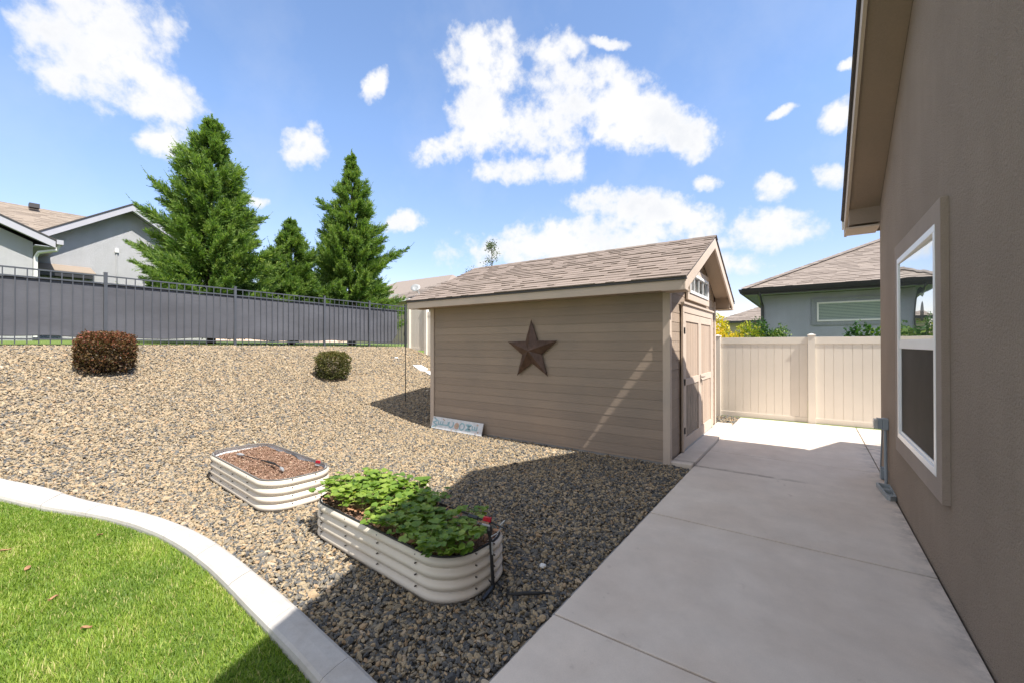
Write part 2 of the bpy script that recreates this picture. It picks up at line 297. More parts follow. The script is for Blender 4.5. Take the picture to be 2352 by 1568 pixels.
M['glass'] = mk_glass('reflective_glass', (.10, .12, .13), .75); M['glass_dim'] = mk_glass('far_glass', (.05, .07, .08), .3, .02)
M['screen'] = simple('insect_screen', (.022, .021, .02), .6, 0, .3, 3., spec=.12)
# grass, gravel, mulch
def mk_ground(name, stops, scale, bs=.5, bd=.02, rough=.95):
    m_, g_, b_, o_ = new_mat(name); tco = g_.n('ShaderNodeTexCoord').outputs['Object']
    v = g_.n('ShaderNodeTexVoronoi', i_Vector=tco, i_Scale=scale); n1 = g_.noise(tco, 1.2, 5., .6).outputs['Fac']
    rnd = g_.n('ShaderNodeSeparateColor', i_0=v.outputs['Color']).outputs[0]
    cc = g_.ramp(rnd, stops); cc = g_.mix(1., cc, g_.ramp(n1, [(.3, (.85,)*3), (.7, (1.1,)*3)]), 'MULTIPLY')
    g_.set(b_.inputs['Base Color'], cc); b_.inputs['Roughness'].default_value = rough; bump(g_, b_, v.outputs['Distance'], bs, bd); return m_
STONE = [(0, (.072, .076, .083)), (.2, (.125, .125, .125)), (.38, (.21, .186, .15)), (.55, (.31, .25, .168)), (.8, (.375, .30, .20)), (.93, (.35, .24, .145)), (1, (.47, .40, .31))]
M['gravel_base'] = mk_ground('gravel_bed', [(a, tuple(x*.6 for x in c)) for a, c in STONE], 45., .8, .015)
M['grass_base'] = mk_ground('turf', [(0, (.07, .12, .02)), (.5, (.12, .19, .03)), (1, (.17, .22, .05))], 60., .6, .02)
M['soil'] = mk_ground('bark_mulch', [(0, (.11, .055, .03)), (.4, (.2, .105, .06)), (.75, (.3, .17, .10)), (1, (.42, .27, .17))], 130., 1., .012)
def mk_stone():
    m_, g_, b_, o_ = new_mat('gravel_stone'); tco = g_.n('ShaderNodeTexCoord').outputs['Object']
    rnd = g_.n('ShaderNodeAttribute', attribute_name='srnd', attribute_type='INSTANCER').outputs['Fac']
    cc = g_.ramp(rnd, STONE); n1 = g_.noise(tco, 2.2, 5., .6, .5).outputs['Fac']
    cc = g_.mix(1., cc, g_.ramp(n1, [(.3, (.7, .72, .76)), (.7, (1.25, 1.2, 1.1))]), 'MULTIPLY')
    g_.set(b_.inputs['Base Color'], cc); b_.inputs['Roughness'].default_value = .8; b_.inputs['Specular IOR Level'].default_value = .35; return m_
M['stone'] = mk_stone()
M['blade'] = tinted('grass_blade', [(0, (.09, .16, .022)), (.45, (.19, .285, .036)), (.8, (.31, .38, .07)), (1, (.50, .45, .2))], .5, .1, 3., transl=.35)
M['conifer'] = tinted('conifer_green', [(0, (.015, .038, .012)), (.25, (.055, .115, .028)), (.55, (.145, .235, .05)), (1, (.30, .365, .09))], .6, .15, 3., transl=.35, spec=.4)
M['birch_leaf'] = tinted('small_green_leaf', [(0, (.05, .08, .03)), (1, (.13, .17, .06))], .6, transl=.3)
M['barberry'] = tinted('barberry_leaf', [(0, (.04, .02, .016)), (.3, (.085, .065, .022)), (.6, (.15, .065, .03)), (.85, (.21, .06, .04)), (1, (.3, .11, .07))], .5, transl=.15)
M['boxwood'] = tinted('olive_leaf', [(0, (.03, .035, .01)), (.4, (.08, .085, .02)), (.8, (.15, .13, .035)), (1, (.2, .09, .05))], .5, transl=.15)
M['yellow_leaf'] = tinted('golden_leaf', [(0, (.06, .13, .02)), (.4, (.2, .26, .03)), (.7, (.52, .46, .04)), (1, (.66, .46, .05))], .6, transl=.35)
M['green_leaf'] = tinted('fresh_green_leaf', [(0, (.02, .06, .015)), (.6, (.05, .12, .03)), (1, (.22, .28, .06))], .5, transl=.3)
M['strawb'] = tinted('strawberry_leaf', [(0, (.06, .13, .022)), (.5, (.155, .25, .035)), (.9, (.28, .36, .07)), (1, (.42, .40, .09))], .45, .12, 30., transl=.3, spec=.4)
M['stem'] = simple('leaf_stem', (.28, .25, .1), .6)

# ================================================================== ground sheet
xs = np.unique(np.r_[np.linspace(-300, -40, 14), np.linspace(-40, -14, 27), np.linspace(-14, 4, 73), np.linspace(4, 40, 13), np.linspace(40, 300, 14)])
ys = np.unique(np.r_[np.linspace(-150, -10, 10), np.linspace(-10, 14, 73), np.linspace(14, 60, 24), np.linspace(60, 500, 16)])
X_, Y_ = np.meshgrid(xs, ys); Z_ = T(X_, Y_)
inside = (X_ > -12.6) & (X_ < 12) & (Y_ < 11.6) & (Y_ > -6)
Z_ = np.where(inside, Z_-.1, Z_-.012)
nx, ny = len(xs), len(ys); I = np.arange(nx*ny).reshape(ny, nx)
F_ = np.stack([I[:-1, :-1], I[:-1, 1:], I[1:, 1:], I[1:, :-1]], -1).reshape(-1, 4)
tag(big('ground', np.stack([X_, Y_, Z_], -1).reshape(-1, 3), F_, M['grass_base'], smooth=True), kind='structure')
# gravel bed sheet
xs = np.linspace(-12.95, -1.30, 150); ys = np.linspace(-4, 10.98, 180); X_, Y_ = np.meshgrid(xs, ys); Z_ = T(X_, Y_)-.012
lowlawn = Y_ < lawn_edge(X_, NI)+.06; Z_ = np.where(lowlawn, Z_-.05, Z_)
nx, ny = len(xs), len(ys); I = np.arange(nx*ny).reshape(ny, nx); F_ = np.stack([I[:-1, :-1], I[:-1, 1:], I[1:, 1:], I[1:, :-1]], -1).reshape(-1, 4)
tag(big('gravel_ground', np.stack([X_, Y_, Z_], -1).reshape(-1, 3), F_, M['gravel_base'], smooth=True), kind='structure')
# lawn sheet: strips from curb inner edge down to y=-4
n = len(NI); V = []; rows = 14
for j in range(rows):
    t = j/(rows-1)
    for i in range(n):
        x, y = NI[i]; yy = y+.05 - t*(y+.05+4.0) if y > -3.9 else y
        V.append((x, yy, float(T(x, yy))+.018))
V = np.array(V); I = np.arange(rows*n).reshape(rows, n); F_ = np.stack([I[:-1, :-1], I[1:, :-1], I[1:, 1:], I[:-1, 1:]], -1).reshape(-1, 4)
tag(big('lawn_ground', V, F_, M['grass_base'], smooth=True), kind='structure')
# curb: swept rounded profile, segments cut by control joints
def curb():
    prof = [(0, -.08), (0, .045), (.03, .068), (.12, .078), (.5, .082), (.86, .078), (.97, .066), (1, .042), (1, -.08)]
    d = np.r_[0, np.cumsum(np.hypot(*np.diff((NI+NO)/2, axis=0).T))]; mb = MB(); L_ = d[-1]; seg = .62; k = 0
    n_ = int(L_/seg)
    for s_ in range(n_):
        gg = .004 if s_ == n_-3 else .0022; a, b = s_*L_/n_+gg, (s_+1)*L_/n_-gg; ts = np.linspace(a, b, 7); vs = []
        wz = rng.normal(0, .002)
        for t in ts:
            pi = np.array([np.interp(t, d, NI[:, 0]), np.interp(t, d, NI[:, 1])]); po = np.array([np.interp(t, d, NO[:, 0]), np.interp(t, d, NO[:, 1])])
            wob = .006*math.sin(t*5.1)+.004*math.sin(t*13)
            for (w, h) in prof:
                p = pi+(po-pi)*(w+wob*(1 if w > .5 else -1)); vs.append((p[0], p[1], float(T(p[0], p[1]))+h+wz))
        m_ = len(prof); fs = [(i*m_+j, (i+1)*m_+j, (i+1)*m_+j+1, i*m_+j+1) for i in range(6) for j in range(m_-1)]
        fs += [tuple(range(m_)), tuple(6*m_+j for j in range(m_))[::-1]]
        mb.add(vs, fs)
    return mb
cb = curb().build('curb', M['curb']); tag(cb, kind='structure')

# ================================================================== concrete path, slabs
def slab_box(x0, x1, y0, y1, z1, r=.008):
    return MB().box(x0, x1, y0, y1, z1-.12, z1)
pj = [-4, -1.6, .33, 2.285, 4.215, 6.17]
mb = MB(); gp = .0075
for a, b in zip(pj[:-1], pj[1:]): mb.box(-1.305, .742, a+gp, b-gp, -.1, .022+.0012*((a*7) % 3))
mb.box(-1.305, .742, 6.17+gp, 7.235-gp, -.1, .018); mb.box(-1.305, .745, 7.235+gp*.4, 9.0-gp*.4, -.1, .018); mb.box(-1.305, .745, 9.0+gp*.4, 10.9, -.1, .018)
mb.box(.757, 2.6, 7.27, 10.9, -.1, .016)
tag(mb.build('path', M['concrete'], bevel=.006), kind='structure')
mb = MB(); mb.box(-1.335, -1.307, -4, 10.9, -.1, -.008); tag(mb.build('path_footing', M['found']), kind='structure')
st = MB().box(-1.597, -1.315, 6.06, 9.72, -.05, .06).build('stoop', M['concrete'], bevel=.008); tag(st, kind='structure')

# ================================================================== shingle courses
def shingles(mb, O, U, Vv, w0, w1, Ls, ex=.14, tw=(.09, .3), thick=.007, lo=.0, hi=1.):
    """O origin at eave; U along eave; Vv up the slope; w0(v), w1(v) limits along U"""
    O, U, Vv = Vector(O), Vector(U).normalized(), Vector(Vv).normalized(); N = U.cross(Vv)
    if N.z < 0: N = -N
    nc = int(math.ceil(Ls/ex)); e = Ls/nc
    for j in range(nc):
        v0 = j*e; v1 = min(Ls, v0+e*1.25); a, b = w0(v0), w1(v0); x = a; ph = random.random()*.2
        cur = .5
        while x < b-1e-4:
            w = random.uniform(*tw); x1 = min(b, x+w)
            if b-x1 < tw[0]*.5: x1 = b
            th = thick*(2.1 if random.random() < .5 else 1.); tnt = min(1, max(0, random.gauss(.5, .15)))
            s0, s1 = max(x, w0(v1)), min(x1, w1(v1))
            if s1 > s0:
                p = [O+U*x+Vv*v0, O+U*x1+Vv*v0, O+U*s1+Vv*v1, O+U*s0+Vv*v1]
                q = [p[0]+N*th, p[1]+N*th, p[2]+N*.0015, p[3]+N*.0015]
                fs = [(4, 5, 6, 7), (0, 1, 5, 4), (1, 2, 6, 5), (3, 0, 4, 7)] if U.cross(Vv).z > 0 else [(7, 6, 5, 4), (4, 5, 1, 0), (5, 6, 2, 1), (7, 4, 0, 3)]
                mb.add(p+q, fs, tnt)
            x = x1
def const(c): return lambda v: c
def lap_x(mb, x0, x1, y, z0, z1, e=.1395, sgn=-1, proud=.0065):
    """lap siding on a wall facing sgn*Y, boards along X; y is the sheathing plane"""
    n_ = max(1, int(round((z1-z0)/e))); e = (z1-z0)/n_
    for i in range(n_):
        a, b = z0+i*e, z0+(i+1)*e; t = random.random()
        mb.add([(x0, y, a+.006), (x1, y, a+.006), (x1, y+sgn*proud, a+.0065), (x0, y+sgn*proud, a+.0065), (x0, y+sgn*(proud-.0025), b), (x1, y+sgn*(proud-.0025), b), (x1, y, b), (x0, y, b)],
               [(3, 2, 5, 4), (0, 1, 2, 3), (1, 6, 5, 2), (0, 3, 4, 7)] if sgn < 0 else [(4, 5, 2, 3), (3, 2, 1, 0), (2, 5, 6, 1), (7, 4, 3, 0)], t)
def lap_y(mb, y0f, y1f, x, z0, z1, e=.1395, sgn=1, proud=.0075):
    n_ = max(1, int(round((z1-z0)/e))); e = (z1-z0)/n_
    for i in range(n_):
        a, b = z0+i*e, z0+(i+1)*e; t = random.random(); ya, yb, yc, yd = y0f(a), y1f(a), y0f(b), y1f(b)
        if yb-ya < .02: continue
        fs = [(3, 2, 5, 4), (0, 1, 2, 3), (1, 6, 5, 2), (0, 3, 4, 7)]
        if sgn < 0: fs = [f[::-1] for f in fs]
        mb.add([(x, ya, a+.006), (x, yb, a+.006), (x+sgn*proud, yb, a+.0065), (x+sgn*proud, ya, a+.0065), (x+sgn*(proud-.0025), yc, b), (x+sgn*(proud-.0025), yd, b), (x, yd, b), (x, yc, b)], fs, t)

# ================================================================== garden shed
SX0, SX1, SY0, SY1 = -6.34, -1.60, 6.05, 9.53; RY = 7.79; RZ = 3.53; SL = .452; EX0, EX1 = -6.64, -1.30; EY0, EY1 = 5.68, 9.90
def shed_roof(y): return RZ-SL*abs(y-RY)
shed = thing('shed', (-4, 7.79, 0), 'taupe lap sided garden shed with shingled gable roof and beige trim', 'shed')
wz = 2.34
b = MB(); b.prism([(SX0+.02, SY0+.02, .03), (SX0+.02, SY1-.02, .03), (SX0+.02, SY1-.02, shed_roof(SY1)-.1), (SX0+.02, RY, RZ-.1), (SX0+.02, SY0+.02, shed_roof(SY0)-.1)], (SX1-SX0-.04, 0, 0))
b.build('wall_core', M['panel'], shed)
b = MB(); lap_x(b, SX0+.05, SX1-.05, SY0+.018, .06, 2.57); b.build('side_siding', M['siding_x'], shed)
b = MB(); lap_x(b, SX0+.05, SX1-.05, SY1-.018, .06, 2.57, sgn=1); b.build('rear_siding', M['siding_x'], shed)
gb = lambda z: max(SY0+.03, RY-(RZ-.08-z)/SL); gt = lambda z: min(SY1-.03, RY+(RZ-.08-z)/SL)
b = MB(); lap_y(b, gb, gt, SX1-.018, .07, 3.40); b.build('front_siding', M['siding_y'], shed)
b = MB(); lap_y(b, gb, gt, SX0+.018, .07, 3.40, sgn=-1); b.build('back_siding', M['siding_y'], shed)
MB().box(SX0+.03, SX1-.03, SY0+.03, SY1-.03, -.25, .052).build('foundation', M['found'], shed)
for (x, y, sx, sy, zb) in ((SX1, SY0, 1, -1, -.005), (SX0, SY0, -1, -1, -.02), (SX1, SY1, 1, 1, .05), (SX0, SY1, -1, 1, .0)):
    b = MB(); o_ = .012; xa, xb = sorted((x+sx*o_, x-sx*.088)); ya, yb = sorted((y+sy*o_, y-sy*.012)); b.box(xa, xb, ya, yb, zb, 2.56)
    xa, xb = sorted((x+sx*(o_-.002), x-sx*.012)); ya, yb = sorted((y-sy*.0125, y-sy*.09)); b.box(xa, xb, ya, yb, zb, 2.56)
    b.build('corner_trim', M['trim'], shed, bevel=.003)
# roof: decking, shingles, ridge cap, fascia, rakes, soffits, returns
rf = MB()
for sgn in (-1, 1):
    ye = EY0 if sgn < 0 else EY1; ze = shed_roof(ye)
    rf.prism([(EX0, ye, ze-.012), (EX1, ye, ze-.012), (EX1, RY, RZ-.012), (EX0, RY, RZ-.012)], (0, 0, -.03))
deck = rf.build('roof', M['drip'], shed)
b = MB()
for sgn in (-1, 1):
    ye = (EY0-.02) if sgn < 0 else (EY1+.02); ze = shed_roof(ye); L_ = math.hypot(RY-ye, RZ-ze)
    shingles(b, (EX0-.015, ye, ze-.004), (1, 0, 0), (0, RY-ye, RZ-ze), const(0), const(EX1-EX0+.03), L_, .14, (.1, .32), .009)
b.build('shingles', M['shingle'], deck)
b = MB(); x = EX0-.02
while x < EX1+.02:
    x1 = min(EX1+.022, x+.2); t = random.random()*.5
    b.add([(x, RY-.13, RZ-.052), (x1, RY-.13, RZ-.052), (x1, RY, RZ+.012), (x, RY, RZ+.016), (x1, RY+.13, RZ-.052), (x, RY+.13, RZ-.052)], [(0, 1, 2, 3), (3, 2, 4, 5)], t); x = x1
b.build('ridge_cap', M['shingle'], deck)
for sgn, ye in ((-1, EY0), (1, EY1)):
    b = MB(); y0, y1 = sorted((ye, ye-sgn*.025)); b.box(EX0+.03, EX1-.03, y0, y1, 2.405, shed_roof(ye)-.045); b.build('fascia', M['trim_x'], shed, bevel=.003)
    b = MB(); y0, y1 = sorted((ye+sgn*.02, ye-sgn*.03)); b.box(EX0-.015, EX1+.015, y0, y1, shed_roof(ye)-.045, shed_roof(ye)-.022); b.build('drip_edge', M['drip'], shed)
    b = MB(); y0, y1 = sorted((ye-sgn*.026, (SY0+.0 if sgn < 0 else SY1-.0))); b.box(EX0+.03, EX1-.03, y0, y1, 2.42, 2.432); b.build('eave_soffit', M['soffit_tan'], shed)
for xe, sx in ((EX1, 1), (EX0, -1)):
    for sgn, ye in ((-1, EY0), (1, EY1)):
        b = MB(); hh = .15
        P = [(xe, ye+sgn*.0, shed_roof(ye)-.045), (xe, RY, RZ-.045), (xe, RY, RZ-.045-hh*1.1), (xe, ye-sgn*.17, shed_roof(ye-sgn*.17)-.045-hh*1.1), (xe, ye-sgn*.17, 2.40), (xe, ye, 2.40)]
        b.prism(P, (-sx*.028, 0, 0)); b.build('rake_board', M['trim_y'], shed, bevel=.003)
        xa, xb = sorted((xe-sx*.029, SX1 if sx > 0 else SX0))
        b = MB(); yi = SY0 if sgn < 0 else SY1
        b.prism([(xa, yi, shed_roof(yi)-.10), (xb, yi, shed_roof(yi)-.10), (xb, RY, RZ-.10), (xa, RY, RZ-.10)], (0, 0, .02)); b.build('rake_soffit', M['soffit_tan'], shed)
        b = MB(); y0, y1 = sorted((yi+sgn*.0, ye-sgn*.027)); b.box(xa, xb, y0, y1, 2.405, 2.43); y0, y1 = sorted((yi, yi+sgn*.02)); b.box(xa, xb, y0, y1, 2.431, shed_roof(yi)-.1)
        b.build('eave_return', M['soffit_tan'], shed)
        b = MB(); b.box(xa, xb, *sorted((ye, ye+sgn*.0-sgn*.026)), 2.398, 2.404); b.build('return_trim', M['trim_x'], shed)
# dark foundation gap details, door
DX = SX1+.012
def door(y0, y1, z0, z1, name, worn):
    d = MB().box(DX-.03, DX+.004, y0+.01, y1-.01, z0+.01, z1-.01).build(name, M['panel'], shed)
    s = .105; X0, X1 = DX+.005, DX+.026; mid = 1.115
    fr = MB(); fr.box(X0, X1, y0+.004, y0+s, z0, z1); fr.box(X0, X1, y1-s, y1-.004, z0, z1)
    for a, c in ((z0, z0+.16), (mid-.055, mid+.055), (z1-.12, z1)): fr.box(X0, X1, y0+s+.0005, y1-s-.0005, a, c)
    fr.build('door_frame', M['trim'], d, bevel=.002)
    for k, (a, c) in enumerate(((z0+.16, mid-.055), (mid+.055, z1-.12))):
        p = MB(); w = (y1-y0-2*s)/5
        for i in range(5): p.box(DX+.0045, DX+.011, y0+s+i*w+.003, y0+s+(i+1)*w-.003, a, c, random.random())
        p.build('door_panel', M['panel_worn'] if (k == 0 and worn) else M['panel'], d)
    return d
d1 = door(6.75, 7.85, .10, 2.17, 'door', True); d2 = door(7.85, 8.93, .10, 2.17, 'door', False)
tag(d1, 'shed door leaf with a weathered lower panel'); tag(d2, 'shed door leaf with the lever latch')
for z in (1.9, 1.12, .38):
    h = MB(); h.tube([(DX+.03, 6.742, z-.05), (DX+.03, 6.742, z+.05)], .012, 8); h.box(DX+.0265, DX+.03, 6.755, 6.80, z-.045, z+.045); h.box(DX+.012, DX+.03, 6.69, 6.74, z-.045, z+.045); h.build('hinge', M['dark_metal'], d1)
h = MB(); h.box(DX+.0265, DX+.034, 7.865, 7.905, 1.03, 1.17); h.tube([(DX+.034, 7.885, 1.13), (DX+.075, 7.885, 1.13)], .011); h.tube([(DX+.072, 7.885, 1.13), (DX+.078, 8.0, 1.128)], .009); h.tube([(DX+.04, 7.9, 1.1), (DX+.05, 7.905, .99)], .006); h.build('lever_latch', M['latch'], d2)
b = MB(); b.box(DX, DX+.03, 6.66, 6.744, .07, 2.18); b.box(DX, DX+.03, 8.936, 9.02, .07, 2.18); b.box(DX, DX+.03, 6.66, 9.02, 2.182, 2.30); b.box(DX, DX+.055, 6.63, 9.05, 2.302, 2.335); b.build('door_casing', M['trim_y'], shed, bevel=.003)
MB().box(DX-.01, DX+.02, 6.745, 8.935, .06, .095).build('threshold', M['grey_metal'], shed)
# transom window in the gable
win = MB(); win.box(DX, DX+.03, 6.98, 8.68, 2.40, 2.50); win.box(DX, DX+.03, 6.98, 7.08, 2.502, 2.95); win.box(DX, DX+.03, 8.58, 8.68, 2.502, 2.95); win.box(DX, DX+.03, 7.082, 8.578, 2.86, 2.95); wo = win.build('window', M['trim_y'], shed, bevel=.003)
f = MB(); f.box(DX, DX+.045, 7.09, 8.57, 2.51, 2.56); f.box(DX, DX+.045, 7.09, 8.57, 2.81, 2.855); f.box(DX, DX+.045, 7.09, 7.14, 2.5605, 2.8095); f.box(DX, DX+.045, 8.52, 8.57, 2.5605, 2.8095); f.build('window_frame', M['white'], wo, bevel=.003)
gl_ = MB().box(DX, DX+.012, 7.141, 8.519, 2.561, 2.809).build('pane', M['glass_dim'], wo)
for y in (7.486, 7.83, 8.175): MB().box(DX+.0125, DX+.024, y-.011, y+.011, 2.5605, 2.8095).build('window_bar', M['white'], wo)

# ================================================================== star, sign
star = thing('wall_star', (-3.87, 6.0, 1.58), 'rusty brown five pointed metal barn star hung on the shed wall', 'wall star')
b = MB(); cx, cz, Ro, ri = -3.868, 1.587, .515, .205; yw = 6.028; rim = []
tilt = R(1)
for k in range(10):
    a = math.pi/2+tilt+k*math.pi/5; r = Ro if k % 2 == 0 else ri; rim.append((cx+r*math.cos(a), yw-.012, cz+r*math.sin(a)))
apex = (cx, yw-.125, cz)
b.add(rim+[apex], [(k, (k+1) % 10, 10) for k in range(10)])
b.add(rim+[(x, yw, z) for x, y, z in rim], [(k, k+10, (k+1) % 10+10, (k+1) % 10) for k in range(10)])
b.build('star_body', M['rust'], star)
for k in range(0, 10, 2):
    a = math.pi/2+tilt+k*math.pi/5; c_, s_ = math.cos(a), math.sin(a)
    b = MB(); p0 = Vector((cx+c_*(Ro-.045), yw-.018, cz+s_*(Ro-.045))); p1 = Vector((cx+c_*(Ro+.012), yw-.006, cz+s_*(Ro+.012))); b.tube([p0, p1], [.011, .003], 6); b.build('star_tip', M['rust'], star)
def text(s, mat, parent, loc, rot, size, ext=.001, font=None, name='lettering'):
    cu = bpy.data.curves.new(name, 'FONT'); cu.body = s; cu.size = size; cu.extrude = ext; cu.align_x = 'CENTER'; cu.align_y = 'CENTER'; cu.offset = size*.02
    tmp = bpy.data.objects.new('t', cu); col.objects.link(tmp); dg = bpy.context.evaluated_depsgraph_get(); me = bpy.data.meshes.new_from_object(tmp.evaluated_get(dg)); bpy.data.objects.remove(tmp)
    o = bpy.data.objects.new(name, me); col.objects.link(o); me.materials.clear(); me.materials.append(mat)
    o.parent = parent; o.matrix_local = Matrix.Translation(Vector(loc))@rot.to_4x4(); return o
# sign board leans on the siding; local frame: u along +X, w up the face
sb = Vector((-5.56, 5.925, .022)); tl = math.atan2(.075, .225); wv = Vector((0, math.sin(tl), math.cos(tl))); uv = Vector((1, 0, -.012)).normalized(); nv_ = uv.cross(wv).normalized()
if nv_.y > 0: nv_ = -nv_
sign = thing('welcome_sign', tuple(sb), 'white painted WELCOME board lying on its side against the shed wall', 'sign')
b = MB(); hw, hh = .65, .235
b.prism([sb-uv*hw, sb+uv*hw, sb+uv*hw+wv*hh, sb-uv*hw+wv*hh], -nv_*.016)
b.build('board', simple('whitewashed_wood', (.66, .68, .71), .6, 0, .14, 12., 60, .2), sign, bevel=.002)
M['teal'] = simple('faded_teal_paint', (.30, .48, .54), .6, 0, .2, 30.)
rot = Matrix((wv, -uv, nv_)).transposed()   # text x axis runs up the face, its top towards the left end
for ch, u in zip('WELC', (-.55, -.41, -.27, -.13)): text(ch, M['teal'], sign, uv*u+wv*hh*.5+nv_*.002, rot, .19)
for ch, u in zip('OME', (.155, .32, .47)): text(ch, M['teal'], sign, uv*u+wv*hh*.5+nv_*.002, rot, .19)
M['petal'] = simple('faded_pink_petal', (.55, .38, .30), .7, 0, .2, 40.); M['petal2'] = simple('olive_petal', (.42, .42, .2), .7, 0, .2)
def flower(u, w, r, mat, n_=8):
    b = MB(); c = sb+uv*u+wv*w+nv_*.003
    for k in range(n_):
        a = 2*math.pi*k/n_; p = c+(uv*math.cos(a)+wv*math.sin(a))*r*.6; q = [p+(uv*math.cos(a+t)+wv*math.sin(a+t))*r*.42 for t in np.linspace(0, 2*math.pi, 7)[:-1]]; b.prism([x+nv_*.0015*(k % 2) for x in q], -nv_*.002)
    b.build('painted_flower', mat, sign)
flower(.015, .115, .065, M['petal']); flower(.015, .125, .026, M['petal2'], 5)
for u, w, r in ((-.53, .03, .012), (-.36, .20, .016), (-.1, .022, .015), (-.33, .185, .012), (.02, .03, .012), (.52, .19, .02), (.5, .03, .014), (.56, .06, .018), (-.6, .215, .014)): flower(u, w, r, M['petal'] if r > .013 else M['petal2'], 5)

# ================================================================== main house (right)
HX = .755; house = thing('house', (HX, 3.6, 0), 'brown stucco house gable wall close beside the concrete path', 'house')
HR = lambda y: 5.80-.56*abs(y-3.6)
b = MB(); b.prism([(HX, -.05, .0), (HX, 7.25, .0), (HX, 7.25, HR(7.25)-.27), (HX, 3.6, HR(3.6)-.27), (HX, -.05, HR(-.05)-.27)], (9.5, 0, 0)); b.build('wall', M['stucco'], house)
b = MB().box(HX+.012, HX+9.4, -.04, 7.24, -.2, -.001); b.build('foundation', M['found'], house)
MB().box(2.75, HX+9.5, 7.252, 8.6, -.1, 2.75).build('wing_wall', M['stucco'], house)
OX = HX-.345
rf = MB()
rf.prism([(OX-.025, 7.72, HR(7.72)), (OX-.025, 3.6, HR(3.6)), (HX+9.6, 3.6, HR(3.6)), (HX+9.6, 7.72, HR(7.72))], (0, 0, -.03))
rf.prism([(OX-.025, -.52, HR(-.52)), (OX-.025, 3.6, HR(3.6)), (HX+9.6, 3.6, HR(3.6)), (HX+9.6, -.52, HR(-.52))], (0, 0, -.03))
rf.prism([(2.4, 7.721, HR(7.72)-.002), (HX+9.6, 7.721, HR(7.72)-.002), (HX+9.6, 8.9, HR(8.9)), (2.4, 8.9, HR(8.9))], (0, 0, -.03))
hr = rf.build('roof', M['drip'], house)
b = MB(); ye = 7.74; L_ = math.hypot(ye-3.6, HR(3.6)-HR(ye))
shingles(b, (OX-.035, ye, HR(ye)+.002), (1, 0, 0), (0, 3.6-ye, HR(3.6)-HR(ye)), const(0), const(10), L_, .145, (.3, .9)); ye = -.54
shingles(b, (OX-.035, ye, HR(ye)+.002), (1, 0, 0), (0, 3.6-ye, HR(3.6)-HR(ye)), const(0), const(10), L_, .145, (.3, .9)); b.build('shingles', M['shingle'], hr)
for y0, y1 in ((7.70, 3.6), (-.50, 3.6)):
    b = MB(); b.prism([(OX, y0, HR(y0)-.032), (OX, y1, HR(y1)-.032), (OX, y1, HR(y1)-.27), (OX, y0, HR(y0)-.27)], (.03, 0, 0)); b.build('rake_board', M['trim_y'], house)
    b = MB(); b.prism([(OX+.031, y0, HR(y0)-.25), (OX+.031, y1, HR(y1)-.25), (HX, y1, HR(y1)-.25), (HX, y0, HR(y0)-.25)], (0, 0, .015)); b.build('rake_soffit', M['soffit'], house)
    s_ = 1 if y0 > 3 else -1; yc = 7.25 if s_ > 0 else -.05; ya, yb = sorted((yc, y0))
    b = MB(); b.prism([(OX+.031, yc, 3.30), (OX+.031, y0, 3.27), (OX+.031, y0, HR(y0)-.251), (OX+.031, yc, HR(yc)-.251)], (HX-OX-.031, 0, 0)); b.build('eave_return', M['soffit'], house)
    b = MB(); b.box(OX+.0, HX, *sorted((yc-s_*.012, y0+s_*.001)), 3.245, 3.268); b.build('return_trim', M['trim_x'], house)
    b = MB(); b.box(OX, HX+9.5, *sorted((y0, y0+s_*.025)), 3.27, HR(y0)-.032); b.build('fascia', M['trim_x'], house)
gt_ = MB(); gy = 7.728; gp_ = [(gy, 3.36), (gy, 3.49), (gy+.11, 3.50), (gy+.11, 3.44), (gy+.07, 3.36)]
gt_.prism([(OX-.02, a, c) for a, c in gp_], (1.95, 0, 0)); gt_.build('gutter', M['white_paint'], house, bevel=.003)
# window on the gable wall
wn_ = MB(); a0, a1, z0, z1 = 3.93, 5.765, .632, 2.678; tw = .145; TX = HX-.042
for q_ in ((a0, a1, z0, z0+tw), (a0, a1, z1-tw, z1), (a0, a0+tw, z0+tw, z1-tw), (a1-tw, a1, z0+tw, z1-tw)): wn_.box(TX, HX-.001, *q_)
# use separate shells so the stucco trim reads as one frame
wo = wn_.build('window', M['stucco_trim'], house)
fy0, fy1, fz0, fz1 = a0+tw+.001, a1-tw-.001, z0+tw+.001, z1-tw-.001; FX = HX-.024
f = MB(); t = .052
for q_ in ((fy0, fy1, fz0, fz0+t), (fy0, fy1, fz1-t, fz1), (fy0, fy0+t, fz0+t+.0005, fz1-t-.0005), (fy1-t, fy1, fz0+t+.0005, fz1-t-.0005)): f.box(FX-.022, HX-.0015, *q_)
f.box(FX-.014, HX-.0015, fy0+t+.0005, fy1-t-.0005, 1.655, 1.735)
for q_ in ((fy0+t, fy1-t, fz0+t, fz0+t+.025), (fy0+t, fy0+t+.028, fz0+t+.026, 1.654), (fy1-t-.028, fy1-t, fz0+t+.026, 1.654)): f.box(FX-.008, HX-.002, *q_)
f.build('window_frame', M['white'], wo, bevel=.003)
MB().prism([(HX-.014, fy0+t+.001, 1.736), (HX-.014, fy0+t+.001, fz1-t-.001), (HX-.036, fy1-t-.001, fz1-t-.001), (HX-.036, fy1-t-.001, 1.736)], (.008, 0, 0)).build('upper_pane', M['glass'], wo)
MB().box(HX-.024, HX-.003, fy0+t+.029, fy1-t-.029, fz0+t+.026, 1.6535).build('screened_pane', M['screen'], wo)
